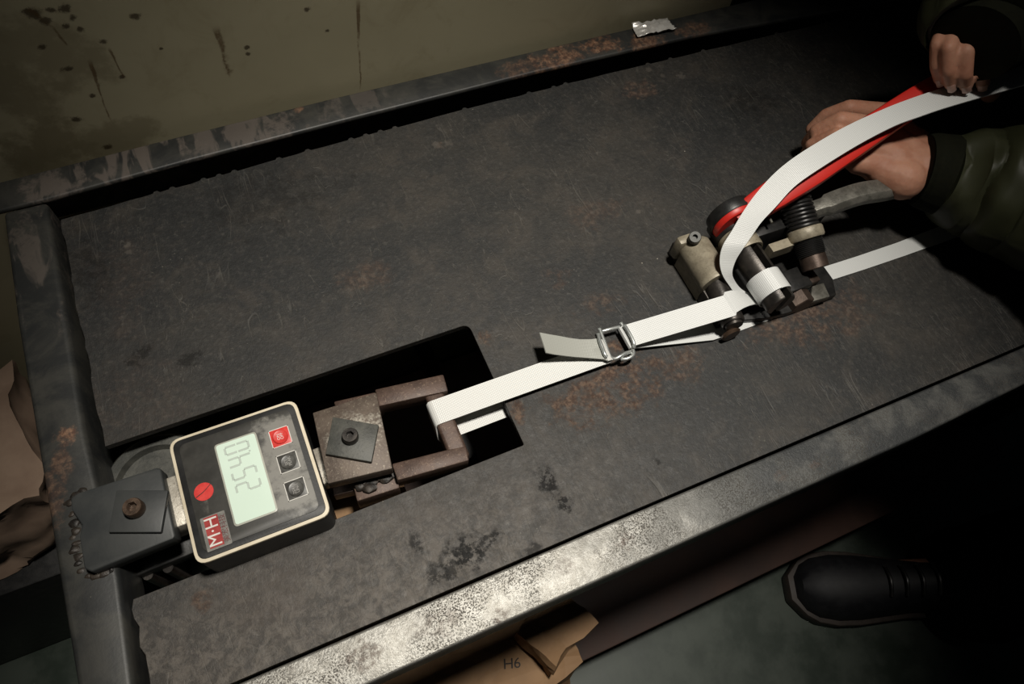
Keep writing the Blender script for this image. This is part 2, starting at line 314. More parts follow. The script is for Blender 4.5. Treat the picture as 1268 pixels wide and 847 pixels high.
# ------------------------------------------------------------------ mesh helpers
BASE = {}
def tag(o, label=None, cat=None, group=None, kind=None):
    if label: o['label'] = label
    if cat: o['category'] = cat
    if group: o['group'] = group
    if kind: o['kind'] = kind
    return o
def thing(name, label, cat, loc, group=None):
    o = bpy.data.objects.new(name, None); o.empty_display_size = 0.02; COL.objects.link(o); o.location = loc
    BASE[o] = Vector(loc); return tag(o, label, cat, group)
def put(name, bm, mat, parent=None, smooth=False, base=None, angle=35, bevel=0, label=None, seg=2):
    bmesh.ops.recalc_face_normals(bm, faces=bm.faces)
    if bevel:
        ed = [e for e in bm.edges if len(e.link_faces) == 2 and e.calc_face_angle(0) > math.radians(angle)]
        bmesh.ops.bevel(bm, geom=ed, offset=bevel, segments=seg, profile=0.5, affect='EDGES', clamp_overlap=True)
    b = BASE[parent] if parent else Vector(base or (0, 0, 0))
    bmesh.ops.translate(bm, verts=bm.verts, vec=-b)
    me = bpy.data.meshes.new(name); 
    if smooth or bevel:
        for f in bm.faces: f.smooth = True
        for e in bm.edges:
            if len(e.link_faces) == 2 and e.calc_face_angle(0) > math.radians(42): e.smooth = False
    bm.to_mesh(me); bm.free(); me.materials.append(mat)
    o = bpy.data.objects.new(name, me); COL.objects.link(o)
    if parent: o.parent = parent
    else: o.location = b
    BASE[o] = b
    if label: o['label'] = label
    return o
def B(): return bmesh.new()
def frame_of(d):
    d = Vector(d).normalized(); up = Vector((0, 0, 1)) if abs(d.z) < 0.9 else Vector((1, 0, 0))
    a = d.cross(up).normalized(); b = a.cross(d).normalized()
    return a, b
def add_box(bm, lo_, hi):
    v = [bm.verts.new((x, y, z)) for x in (lo_[0], hi[0]) for y in (lo_[1], hi[1]) for z in (lo_[2], hi[2])]
    for f in ((0, 1, 3, 2), (4, 6, 7, 5), (0, 4, 5, 1), (2, 3, 7, 6), (0, 2, 6, 4), (1, 5, 7, 3)): bm.faces.new([v[i] for i in f])
def add_prism(bm, pts, z0, z1):
    n = len(pts); a = [bm.verts.new((p[0], p[1], z0)) for p in pts]; b = [bm.verts.new((p[0], p[1], z1)) for p in pts]
    for i in range(n): bm.faces.new((a[i], a[(i + 1) % n], b[(i + 1) % n], b[i]))
    if n <= 16: bm.faces.new(a); bm.faces.new(b); return
    r = delaunay_2d_cdt([Vector((p[0], p[1])) for p in pts], [], [list(range(n))], 1, 1e-8)
    for f in r[2]: bm.faces.new([a[r[3][i][0]] for i in f]); bm.faces.new([b[r[3][i][0]] for i in f])
def add_loft(bm, rings, cap=True, closed=False):
    R = [[bm.verts.new(p) for p in r] for r in rings]; n = len(R[0])
    rng = range(len(R)) if closed else range(len(R) - 1)
    for i in rng:
        a, b = R[i], R[(i + 1) % len(R)]
        for j in range(n): bm.faces.new((a[j], a[(j + 1) % n], b[(j + 1) % n], b[j]))
    if cap and not closed: bm.faces.new(R[0]); bm.faces.new(R[-1])
def circle(c, d, r, n=24, ph=0.0, sq=1.0):
    a, b = frame_of(d); c = Vector(c)
    return [c + a * (r * math.cos(ph + 2 * math.pi * i / n)) + b * (r * sq * math.sin(ph + 2 * math.pi * i / n)) for i in range(n)]
def add_cyl(bm, p0, p1, r0, r1=None, n=24, ph=0.0):
    p0, p1 = Vector(p0), Vector(p1); d = p1 - p0
    add_loft(bm, [circle(p0, d, r0, n, ph), circle(p1, d, r1 if r1 is not None else r0, n, ph)])
def add_lathe(bm, p0, d, prof, n=28, ph=0.0):      # prof: (distance along d, radius)
    p0 = Vector(p0); d = Vector(d).normalized()
    add_loft(bm, [circle(p0 + d * t, d, max(r, 1e-5), n, ph) for t, r in prof])
def add_tube(bm, path, r, n=10, closed=False):
    path = [Vector(p) for p in path]; rings = []
    prev = None
    for i, p in enumerate(path):
        q0 = path[max(i - 1, 0)] if not closed else path[i - 1]; q1 = path[min(i + 1, len(path) - 1)] if not closed else path[(i + 1) % len(path)]
        d = (q1 - q0).normalized()
        if prev is None: a, b = frame_of(d)
        else:
            a = (prev - d * prev.dot(d)).normalized(); b = d.cross(a)
        prev = a; rr = r(i) if callable(r) else r
        rings.append([p + a * (rr * math.cos(2 * math.pi * k / n)) + b * (rr * math.sin(2 * math.pi * k / n)) for k in range(n)])
    add_loft(bm, rings, True, closed)
def spline(pts, n):                                # Catmull-Rom through points
    pts = [Vector(p) for p in pts]; out = []
    for i in range(len(pts) - 1):
        p0 = pts[max(i - 1, 0)]; p1 = pts[i]; p2 = pts[i + 1]; p3 = pts[min(i + 2, len(pts) - 1)]
        for k in range(n):
            t = k / n
            out.append(0.5 * ((2 * p1) + (p2 - p0) * t + (2 * p0 - 5 * p1 + 4 * p2 - p3) * t * t + (3 * p1 - p0 - 3 * p2 + p3) * t ** 3))
    out.append(pts[-1]); return out
def add_ribbon(bm, L, R, th=0.0009, cols=6):       # edges L and R, own thickness, uv = (metres along, across)
    uv = bm.loops.layers.uv.verify(); n = len(L); s = 0; us = [0]
    for i in range(1, n):
        s += ((L[i] + R[i]) / 2 - (L[i - 1] + R[i - 1]) / 2).length; us.append(s)
    top, bot = [], []
    for i in range(n):
        t = ((L[min(i + 1, n - 1)] + R[min(i + 1, n - 1)]) - (L[max(i - 1, 0)] + R[max(i - 1, 0)])).normalized()
        nn = t.cross((R[i] - L[i]).normalized()).normalized() * (th / 2)
        top.append([bm.verts.new(L[i].lerp(R[i], j / cols) + nn) for j in range(cols + 1)])
        bot.append([bm.verts.new(L[i].lerp(R[i], j / cols) - nn) for j in range(cols + 1)])
    def quad(vs, uvs):
        f = bm.faces.new(vs); f.smooth = True
        for lp, c in zip(f.loops, uvs): lp[uv].uv = c
    for i in range(n - 1):
        for j in range(cols):
            c = [(us[i], j / cols), (us[i + 1], j / cols), (us[i + 1], (j + 1) / cols), (us[i], (j + 1) / cols)]
            quad((top[i][j], top[i + 1][j], top[i + 1][j + 1], top[i][j + 1]), c)
            quad((bot[i][j + 1], bot[i + 1][j + 1], bot[i + 1][j], bot[i][j]), c[::-1])
        for j in (0, cols):
            c = [(us[i], j / cols), (us[i + 1], j / cols), (us[i + 1], j / cols), (us[i], j / cols)]
            quad((top[i][j], bot[i][j], bot[i + 1][j], top[i + 1][j]), c)
    for i in (0, n - 1):
        for j in range(cols): quad((top[i][j], top[i][j + 1], bot[i][j + 1], bot[i][j]), [(us[i], j / cols)] * 4)
def round_poly(pts, r, n=5):
    out = []
    for i, p in enumerate(pts):
        p = Vector((p[0], p[1])); a = Vector(pts[i - 1][:2]); b = Vector(pts[(i + 1) % len(pts)][:2])
        ra = r[i] if hasattr(r, '__len__') else r
        if ra <= 0: out.append(p); continue
        u = (a - p).normalized(); v = (b - p).normalized()
        for k in range(n + 1):
            t = k / n; q0 = p + u * ra; q2 = p + v * ra
            out.append(q0 * (1 - t) ** 2 + p * 2 * t * (1 - t) + q2 * t * t)
    return out
def text_mesh(body, size, extrude=0.00008, spacing=1.0, align='CENTER'):
    c = bpy.data.curves.new('lettering', 'FONT'); c.body = body; c.size = size; c.extrude = extrude; c.align_x = align; c.align_y = 'CENTER'; c.space_character = spacing; c.space_line = 0.8
    c.resolution_u = 3
    o = bpy.data.objects.new('lettering', c); COL.objects.link(o)
    dg = bpy.context.evaluated_depsgraph_get(); me = bpy.data.meshes.new_from_object(o.evaluated_get(dg))
    bpy.data.objects.remove(o); bm = B(); bm.from_mesh(me); bpy.data.meshes.remove(me); return bm

# ------------------------------------------------------------------ the setting
bm = B(); add_box(bm, (-2.2, -1.8, -0.05), (2.6, 0.62, 0.0)); tag(put('floor', bm, MAT['floor']), 'worn dark green painted concrete floor under the bench', kind='structure')
WE = PY(905, 4, .523).x
bm = B(); add_box(bm, (-2.2, 0.523, 0.0), (WE, 0.62, 2.2)); tag(put('wall_back', bm, MAT['wall']), 'stained olive green painted wall behind the bench', kind='structure')
bm = B(); add_box(bm, (WE, 0.5205, 0.0), (WE + 1.9, 0.62, 2.2)); tag(put('trim_1', bm, MAT['black'], bevel=.003), 'black panel edge where the olive wall ends', kind='structure')

# ------------------------------------------------------------------ test bench
bench = thing('test_bench', 'black steel test bench with a recessed plate, slot cut-out and bare metal front edge', 'workbench', (0, 0, 0))
FT = 0.012                                          # frame top above the plate
xl0 = -0.1925; xr = 0.98; TB = -0.034
def far(p, q, x): return Vector((x, p.y + (q.y - p.y) * (x - p.x) / (q.x - p.x)))
def tube(name, pts, mat, bev, label=None, low=None):
    bm = B(); add_prism(bm, [Vector((p[0], p[1])) for p in pts], Z0 + (TB if low is None else low), Z0 + FT); return put(name, bm, mat, bench, bevel=bev, seg=3, label=label)
bi = [P(x, y, FT) for x, y in ((57, 247), (232, 198.7), (420, 150), (666, 88), (860, 44), (1110, 0))]
bo = [P(x, y, FT) for x, y in ((0, 225), (199, 174), (420, 119), (666, 61.5), (904, 6))]
bo[0] = Vector((-0.202, bo[0].y, 0)); joint = P(3, 260, FT)
tube('back_tube', [joint + Vector((-.009, 0, 0)), bi[0] + Vector((0, .0, 0))] + bi[1:] + [far(bi[4], bi[5], xr), far(bo[3], bo[4], xr)] + bo[::-1], MAT['beam'], .0022, low=FT - .0055)
bm = B(); add_box(bm, (joint.x, max(p.y for p in bi) + .010, Z0 + TB), (xr, min(p.y for p in bo) - .001, Z0 + FT - .0055)); put('back_web', bm, MAT['beam'], bench)  # web set back under the thin lip to keep that face in shade
li = [P(x, y, FT) for x, y in ((58, 249), (84, 400), (106, 537), (148, 714), (165, 845))]; lo2 = [P(x, y, FT) for x, y in ((3, 262), (21, 400), (54, 600), (84, 785))]
yfo = P(456, 847, FT).y; yfi = P(295, 847, FT).y
tube('left_tube', [far(Vector((lo2[2].y, lo2[2].x, 0)), Vector((lo2[3].y, lo2[3].x, 0)), yfo).yx] + [lo2[k] for k in (3, 2, 1, 0)] + li + [Vector((li[-1].x, yfo))], MAT['beam'], .004)
fi = [P(x, y, FT) for x, y in ((295, 847), (560, 733), (774, 640), (999, 544.5), (1267, 430))]; fo = [P(x, y, FT) for x, y in ((456, 847), (810, 688), (960, 620), (1132, 543), (1267, 476))]
xs = li[-1].x + .0006
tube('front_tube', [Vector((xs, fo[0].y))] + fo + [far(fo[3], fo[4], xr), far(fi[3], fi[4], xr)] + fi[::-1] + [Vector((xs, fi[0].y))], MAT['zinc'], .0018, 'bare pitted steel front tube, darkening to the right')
yf0 = fo[0].y; yb1 = bo[0].y
bm = B(); add_box(bm, (xr + .0006, yf0, Z0 + TB), (xr + .034, yb1, Z0 + FT)); put('right_tube', bm, MAT['beam'], bench, bevel=.004, seg=3)
# plate outline, flame cut and ragged at the left and back edges
plt = []
YF = fi[0].y + .0035
plt += [Vector((P(189, 847).x - .0008, YF)), Vector((fi[2].x, fi[2].y + .0035)), Vector((xr - .003, far(fi[3], fi[4], xr).y + .0035))]
Bk = P(75, 272)
edge = [P(x, y) for x, y in ((1131, 3), (940, 47), (777, 85), (596, 130), (420, 176), (75, 272))]
edge = [Vector((xr - .003, far(edge[1], edge[0], xr).y, Z0))] + edge
for i in range(len(edge) - 1):
    m_ = max(2, int((edge[i] - edge[i + 1]).length / .013))
    for k in range(m_):
        p = edge[i].lerp(edge[i + 1], k / m_).xy; p.y += random.uniform(-.0004, .0004); plt.append(p)
        if random.random() < .33: plt += [p + Vector((-.002, .0022)), p + Vector((-.0045, .0020)), p + Vector((-.006, .0002))]
plt.append(Bk.xy)
E0 = P(130, 553)
for i in range(1, 30):
    p = Bk.xy.lerp(E0.xy, i / 30); p.x += random.uniform(-.0013, .0007); plt.append(p)
plt.append(E0.xy)
cut = [P(130, 553), P(580, 401), P(649, 551), P(165, 742)]
rc = round_poly([c.xy for c in cut], [0, .007, .0015, 0], 5)
plt += rc[1:-1]
E1 = P(165, 742); E2 = Vector((P(189, 847).x - .0008, YF)); plt.append(E1.xy)
for i in range(1, 12):
    p = E1.xy.lerp(E2, i / 12); p.x += random.uniform(-.0012, .0006) - (.0018 if i in (1, 2, 5, 11) else 0); plt.append(p)
bm = B(); add_prism(bm, plt, Z0 - 0.006, Z0); put('top_plate', bm, MAT['plate'], bench, bevel=.0006, seg=1, angle=60)
# welded anchor plate on the left tube with its washer and bolt
an = [P(*q, .022) for q in ((87, 617), (97, 610), (193, 579), (199, 580), (217, 663), (214, 667), (113, 708), (104, 704), (98, 664), (101, 650), (88, 630))]
bm = B(); add_prism(bm, [p.xy for p in an], Z0 + .008, Z0 + .022); anchor = put('anchor_plate', bm, MAT['anchor'], bench, bevel=.0012, label='dark steel plate welded onto the left tube')
bm = B()
for k, (x, y) in enumerate(((86, 636), (90, 647), (92, 657), (88, 664), (93, 672), (90, 680), (95, 688), (94, 697), (99, 706), (107, 713), (117, 712), (127, 709), (134, 706), (84, 622), (92, 612), (100, 607))):
    p = P(x, y, .014); r = random.uniform(.0019, .0031); p.z = Z0 + FT - .0004
    bmesh.ops.create_icosphere(bm, subdivisions=2, radius=r, matrix=Matrix.Translation(p) @ Matrix.Diagonal((1.35, 1.0, .5, 1)))
for v in bm.verts: v.co += noise.noise_vector(v.co * 260) * .0012
put('weld_bead', bm, MAT['weld'], anchor, smooth=True)
def socket_bolt(name, c, r, h, parent, mat):
    bm = B(); n = 36
    # head with an open hexagonal socket
    rings = [(r * .98, 0), (r, h * .12), (r, h * .8), (r * .9, h), (r * .62, h)]
    RR = [[Vector((rr * math.cos(2 * math.pi * i / n), rr * math.sin(2 * math.pi * i / n), z)) for i in range(n)] for rr, z in rings]
    def hexr(a, q): k = (a % (math.pi / 3)) - math.pi / 6; return q * math.cos(math.pi / 6) / math.cos(k)
    for z in (h, h * .35): RR.append([Vector((hexr(2 * math.pi * i / n, r * .52) * math.cos(2 * math.pi * i / n), hexr(2 * math.pi * i / n, r * .52) * math.sin(2 * math.pi * i / n), z)) for i in range(n)])
    add_loft(bm, RR); bmesh.ops.translate(bm, verts=bm.verts, vec=c)
    return put(name, bm, mat, parent, smooth=True)
wq = [P(*q, .026) for q in ((144, 607), (208, 607), (199, 659), (134, 659))]
bm = B(); add_prism(bm, [p.xy for p in wq], Z0 + .022, Z0 + .026); put('clamp_washer', bm, MAT['anchor'], anchor, bevel=.0006)
socket_bolt('socket_bolt', P(167, 630, .028) + Vector((0, 0, -.002)), .0062, .0075, anchor, MAT['bolt'])
# lower plate of the anchor fork, hidden hub, shelf, legs
bm = B(); add_prism(bm, [p.xy for p in an], Z0 - .033, Z0 - .022); put('fork_plate', bm, MAT['black'], bench, bevel=.001)
bm = B(); hp = P(192, 596, -.018)
add_lathe(bm, hp - Vector((0, 0, .022)), (0, 0, 1), [(0, .005), (0, .040), (.012, .040), (.016, .037), (.016, .030), (.011, .028), (.011, .021), (.02, .019), (.02, .005)], 48)
put('hub_ring', bm, MAT['washer'], bench, smooth=True, label='round metal hub glimpsed through the slot')
bm = B(); qa = P(400, 640, -.05); qb = P(470, 612, -.05); add_box(bm, (qa.x - .02, qb.y - .05, Z0 - .065), (qb.x + .02, qb.y + .012, Z0 - .050)); put('wood_packing', bm, MAT['paper'], bench, bevel=.001, label='brown strip glimpsed under the slot')
for x, y in ((183, 712), (208, 703)):
    bm = B(); q = P(x, y, -.03); add_cyl(bm, q - Vector((0, 0, .10)), q, .0035, n=14); put('guide_rod', bm, MAT['dark'], bench, smooth=True)
bm = B(); add_box(bm, (P(600, 545, -.06).x - .008, .06, Z0 - .185), (P(600, 545, -.06).x + .008, .47, Z0 - .170)); put('cross_bar', bm, MAT['black'], bench, bevel=.0015)
bm = B(); add_box(bm, (-0.13, -0.0125, 0.10), (0.95, 0.46, 0.125)); put('lower_shelf', bm, MAT['shelf'], bench, bevel=.002, label='dark red oxide shelf under the bench')
for x in (xl0 + .004, xr - .03):
    for y in (yf0 + .006, yb1 - .04):
        bm = B(); add_box(bm, (x, y, 0), (x + .030, y + .030, Z0 + TB)); put('leg', bm, MAT['beam'], bench, bevel=.002)

# ------------------------------------------------------------------ load cell with display
ZF = 0.035
q = [P(*c, ZF) for c in ((213, 549), (369, 494), (412, 637), (250, 693))]
lx0 = (q[0].x + q[3].x) / 2; lx1 = (q[1].x + q[2].x) / 2; ly1 = (q[0].y + q[1].y) / 2; ly0 = (q[2].y + q[3].y) / 2
lx0 -= .003; lx1 -= .0012; ly0 -= .0012; ly1 += .0016
lc = thing('load_cell', 'square black digital force gauge with lit display between two bolted steel forks', 'force gauge', ((lx0 + lx1) / 2, (ly0 + ly1) / 2, Z0 - .02))
def rrect(x0, y0, x1, y1, r, n=5): return round_poly([(x0, y0), (x1, y0), (x1, y1), (x0, y1)], r, n)
bm = B(); add_prism(bm, rrect(lx0 + .0004, ly0 + .0004, lx1 - .0004, ly1 - .0004, .007), Z0 - .020, Z0 + ZF - .0030); put('housing', bm, MAT['housing'], lc, bevel=.0006)
bm = B(); add_prism(bm, rrect(lx0, ly0, lx1, ly1, .0075), Z0 + ZF - .0030, Z0 + ZF); put('bezel_gasket', bm, MAT['gasket'], lc, bevel=.0008, label='beige rim around the face')
keys = [P(x, y, ZF) for x, y in ((347.7, 542), (357.5, 573), (367, 606))]
MAT['panel'] = panel_material(BASE[lc], keys)
bm = B(); add_prism(bm, rrect(lx0 + .0021, ly0 + .0021, lx1 - .0021, ly1 - .0021, .006), Z0 + ZF - .002, Z0 + ZF + .0008); put('face_rim', bm, MAT['housing'], lc, bevel=.0006)
bm = B(); add_prism(bm, rrect(lx0 + .0058, ly0 + .0058, lx1 - .0058, ly1 - .0058, .005), Z0 + ZF, Z0 + ZF + .0012); put('face_panel', bm, MAT['panel'], lc, bevel=.0004)
ZT = ZF + .0012
dq = [P(*c, ZT) for c in ((264, 551), (317, 535), (345, 634), (291, 652))]
dx0 = (dq[0].x + dq[3].x) / 2; dx1 = (dq[1].x + dq[2].x) / 2; dy1 = (dq[0].y + dq[1].y) / 2; dy0 = (dq[2].y + dq[3].y) / 2
bm = B(); add_prism(bm, rrect(dx0, dy0, dx1, dy1, .0025), Z0 + ZT - .0005, Z0 + ZT + .0004); put('display_frame', bm, MAT['lcdframe'], lc, bevel=.0002)
bm = B(); add_prism(bm, rrect(dx0 + .0011, dy0 + .0011, dx1 - .0011, dy1 - .0011, .0018), Z0 + ZT, Z0 + ZT + .0006); scr = put('display_screen', bm, MAT['lcd'], lc, label='pale green screen reading 254.0')
# seven segment digits: they read from the front edge to the back, tops towards the left
SEG = {'2': 'abged', '5': 'afgcd', '4': 'fgbc', '0': 'abcdef'}
def digit(bm, c, w, h, segs, t):
    U = Vector((0, 1, 0)); V = Vector((-1, 0, 0))
    def bar(u0, v0, u1, v1):
        a = c + U * u0 + V * v0; b = c + U * u1 + V * v1
        add_box(bm, (min(a.x, b.x) - t / 2, min(a.y, b.y) - t / 2, c.z), (max(a.x, b.x) + t / 2, max(a.y, b.y) + t / 2, c.z + .00012))
    k = t * .75
    D = {'a': (-w / 2 + k, h / 2, w / 2 - k, h / 2), 'g': (-w / 2 + k, 0, w / 2 - k, 0), 'd': (-w / 2 + k, -h / 2, w / 2 - k, -h / 2), 'f': (-w / 2, k, -w / 2, h / 2 - k), 'b': (w / 2, k, w / 2, h / 2 - k),
         'e': (-w / 2, -h / 2 + k, -w / 2, -k), 'c': (w / 2, -h / 2 + k, w / 2, -k)}
    for s in segs: bar(*D[s])
bm = B(); zz = Z0 + ZT + .0006
for ch, x, y in (('2', 307.8, 601.5), ('5', 303, 586), ('4', 297.5, 570.5), ('0', 293.5, 555)):
    c = P(x, y, ZT); c.z = zz; digit(bm, c, .0054, .0150, SEG[ch], .0015)
c = P(309.5, 558.5, ZT); add_box(bm, (c.x - .0006, c.y - .0006, zz), (c.x + .0006, c.y + .0006, zz + .00012))
put('digits', bm, MAT['segment'], scr)
RT = Matrix.Rotation(math.pi / 2, 4, 'Z')
def words(body, size, c, mat, parent, name='lettering', spacing=1.0):
    bm = text_mesh(body, size, spacing=spacing); bmesh.ops.transform(bm, matrix=Matrix.Translation(c) @ RT, verts=bm.verts); return put(name, bm, mat, parent)
for k, (c, t) in enumerate(zip(keys, ('ON\nOFF', 'SET\nPEAK', 'ZERO\nUNIT'))):
    h = .0066; top = Z0 + ZT
    bm = B(); add_prism(bm, rrect(c.x - h, c.y - h, c.x + h, c.y + h, .0006, 2), top - .0004, top + .0003); key = put('button', bm, MAT['redkey'] if k == 0 else MAT['darkkey'], lc, bevel=.0001, label='red power button' if k == 0 else None)
    bm = B()
    for (a0, b0, a1, b1) in ((-h, -h, h, -h + .0005), (-h, h - .0005, h, h), (-h, -h, -h + .0005, h), (h - .0005, -h, h, h)): add_box(bm, (c.x + a0, c.y + b0, top + .0003), (c.x + a1, c.y + b1, top + .00045))
    put('key_outline', bm, MAT['whiteprint'], key)
    bm = B(); add_lathe(bm, (c.x, c.y, top + .0002), (0, 0, 1), [(0, .0052), (.0009, .0050), (.0013, .0044), (.0011, .0036), (.0010, .0005)], 28); put('key_dome', bm, MAT['redkey'] if k == 0 else MAT['darkkey'], key, smooth=True)
    words(t, .0028, Vector((c.x, c.y, top + .0013)), MAT['whiteprint'] if k == 0 else MAT['greyprint'], key)
c = P(252.5, 609, ZT); bm = B(); add_cyl(bm, c, c + Vector((0, 0, .0004)), .0060, n=32); st = put('round_sticker', bm, MAT['redkey'], lc, label='round red seal sticker with a crack across it')
bm = B(); u = Vector((.94, .34, 0)); v = Vector((-.34, .94, 0)); c2 = c + Vector((0, 0, .00045))
add_prism(bm, [(c2 + u * a + v * b).xy for a, b in ((-.0057, -.0006), (-.001, -.0004), (.002, .0002), (.0057, .0013), (.0057, .0017), (.002, .0006), (-.001, .0001), (-.0057, -.0001))], c2.z - .0001, c2.z + .0001); put('crack', bm, MAT['blackprint'], st)
lq = [P(*k, ZT) for k in ((247.5, 641), (278, 633.5), (288, 672), (257, 685))]
ax0 = (lq[0].x + lq[3].x) / 2; ax1 = (lq[1].x + lq[2].x) / 2; ay1 = (lq[0].y + lq[1].y) / 2; ay0 = (lq[2].y + lq[3].y) / 2; top = Z0 + ZT
bm = B(); add_prism(bm, rrect(ax0, ay0, ax1, ay1, .0006, 2), top - .0002, top + .0003); lg = put('maker_label', bm, MAT['foil'], lc, label='foil label with red field reading M·H')
rx0 = lerp(ax0, ax1, .13); rx1 = lerp(ax0, ax1, .70); ry0 = lerp(ay0, ay1, .06); ry1 = lerp(ay0, ay1, .97)
bm = B(); add_box(bm, (rx0, ry0, top + .0003), (rx1, ry1, top + .00042)); put('red_field', bm, MAT['logored'], lg)
ln = words('M·H', .0112, Vector(((rx0 + rx1) / 2, (ry0 + ry1) / 2, top + .0005)), MAT['whiteprint'], lg)
words('美宏科技', .0046, Vector((lerp(ax0, ax1, .85), (ay0 + ay1) / 2, top + .0004)), MAT['darkprint'], lg)
ym = (ly0 + ly1) / 2
bm = B(); a = P(226, 626, .004); add_box(bm, (a.x - .014, a.y - .0165, Z0 - .010), (lx0 + .002, a.y + .0195, Z0 + .013)); put('end_lug', bm, MAT['silver'], lc, bevel=.0015)
bm = B(); add_box(bm, (lx1 - .002, ym - .012, Z0 - .010), (lx1 + .016, ym + .016, Z0 + .004)); put('end_lug', bm, MAT['silver'], lc, bevel=.0015)

# ------------------------------------------------------------------ hook fixture
HZ = 0.020
bq = [P(*c, HZ) for c in ((387, 511), (466, 486), (486, 580), (406, 599))]
bx0 = (bq[0].x + bq[3].x) / 2; bx1 = (bq[1].x + bq[2].x) / 2
hk = thing('hook_fixture', 'brown rusty steel fork with a crossbar holding the white strap loop', 'fixture', (bq[2].x, .18, Z0 - .02))
MAT['block'] = rough_steel('brown_clevis_block', (0.075, 0.055, 0.043), (0.135, 0.105, 0.082), (0.30, 0.26, 0.20), 0.5, 0.3, P(440, 545, HZ) + Vector((.003, .006, 0)) - BASE[hk])
bm = B(); add_prism(bm, [p.xy for p in bq], Z0 + HZ - .012, Z0 + HZ); block = put('clevis_block', bm, MAT['block'], hk, bevel=.0008)
bm = B(); add_prism(bm, [p.xy for p in bq], Z0 - .022, Z0 - .010); put('clevis_block', bm, MAT['arm'], hk, bevel=.0008)
wq = [P(*c, HZ + .004) for c in ((412, 516), (469, 526), (460, 572), (403, 562))]
bm = B(); add_prism(bm, [p.xy for p in wq], Z0 + HZ, Z0 + HZ + .004); put('clamp_washer', bm, MAT['washer'], block, bevel=.0006)
socket_bolt('socket_bolt', P(434, 541, HZ + .006) + Vector((0, 0, -.002)), .0056, .0065, block, MAT['dark'])
AZ = .008
def arm(pts, z0, z1, name='side_arm'):
    bm = B(); add_prism(bm, [P(x, y, z1).xy for x, y in pts], Z0 + z0, Z0 + z1); return put(name, bm, MAT['arm'], hk, bevel=.0012)
arm(((464, 482), (549, 463), (555, 484), (469, 503)), -.008, AZ)
arm(((485, 574), (552, 557), (577, 552), (581, 570), (492, 595)), -.008, AZ)
arm(((413, 497), (470, 484), (474, 500), (418, 512)), -.022, .002, 'lower_bar')
arm(((436, 596), (490, 580), (495, 604), (442, 621)), -.022, -.002, 'lower_bar')
CB = [P(x, y, .006) for x, y in ((531, 470), (552, 480), (569, 553), (551, 558))]
cbx0 = P(534, 510, .006).x; cbx1 = P(559, 508, .006).x
bm = B(); add_box(bm, (cbx0, P(556, 574, .006).y, Z0 - .010), (cbx1, P(545, 470, .006).y, Z0 + .006)); put('crossbar', bm, MAT['arm'], hk, bevel=.0025, seg=3)
bm = B()
for x, y in ((446, 602), (454, 597), (462, 597), (470, 592), (478, 590), (484, 586), (458, 604)):
    p = P(x, y, .0); bmesh.ops.create_icosphere(bm, subdivisions=2, radius=random.uniform(.003, .0045), matrix=Matrix.Translation(p) @ Matrix.Diagonal((1.3, 1.0, .5, 1)))
for v in bm.verts: v.co += noise.noise_vector(v.co * 300) * .0014
put('weld_lump', bm, MAT['weld'], hk, smooth=True)

# ------------------------------------------------------------------ straps and buckle
SW = .0195
def flat(path, yc=None, w=SW):                      # path of (x, y, z): ribbon level across y
    L = [Vector((x, y + w / 2, Z0 + z)) for x, y, z in path]; R = [Vector((x, y - w / 2, Z0 + z)) for x, y, z in path]; return L, R
BZ = .009                                           # buckle height
bxl = P(745, 437, BZ).x; bxr = P(778, 418, BZ).x
byl = P(745, 437, BZ).y; byr = P(781, 417, BZ).y
hy = P(549, 507, .0075).y
# strap looped round the crossbar
path = []
for i in range(13): t = i / 12; path.append((lerp(bxl - .003, cbx1 + .002, t), lerp(byl, hy, t), lerp(BZ - .001, .0068, t)))
for a, b in ((cbx0 + .003, .0070), (cbx0 + .0005, .0064), (cbx0 - .0008, .0045), (cbx0 - .0009, -.002), (cbx0 - .0009, -.008), (cbx0 + .0005, -.0108), (cbx0 + .003, -.0112)): path.append((a, hy - max(0, (.006 - b)) * .43, b))
x2 = P(650, 500, -.012).x; yl0 = P(562, 525, -.012).y + SW / 2; yl1 = P(645, 507, -.014).y + SW / 2 - .001
for i in range(1, 9): t = i / 8; path.append((lerp(cbx0 + .003, x2 + .05, t), lerp(hy - .0075, yl1, t), lerp(-.0112, -.0150, t)))
bm = B(); add_ribbon(bm, *flat(path))
# curl round the left bar of the buckle and the loose tail on top
path = [(bxl - .003, byl, BZ - .001), (bxl + .0015, byl, BZ - .0015), (bxl + .0042, byl, BZ + .0002), (bxl + .0046, byl, BZ + .002), (bxl + .0030, byl, BZ + .0036), (bxl, byl, BZ + .0040)]
L, R = flat(path)
tail = [((742, 419), (748, 445), BZ + .0042), ((731, 420.5), (736, 444), BZ + .005), ((718, 420.5), (723, 443), BZ + .0062), ((706, 419), (710, 442), BZ + .008), ((693, 416.5), (697, 440.5), BZ + .0105), ((681, 414.5), (686, 439), BZ + .0135), ((668, 412), (676, 437), BZ + .017)]
add_ribbon(bm, L, R)
LT, RT2 = [L[-1]], [R[-1]]
for a, b, z in tail: LT.append(P(*a, z)); RT2.append(P(*b, z))
put_strap = put('strapping_band', bm, MAT['strap'], base=(cbx1, hy, Z0 - .011), smooth=True)
bm = B(); add_ribbon(bm, LT, RT2); put('loose_tail', bm, MAT['straptail_shade'], put_strap, smooth=True, label='smooth underside of the loose strap end, its shade painted in grey')
tag(put_strap, 'white ribbed strap looped around the rusty crossbar, loose grey-looking tail at the buckle', 'strap')
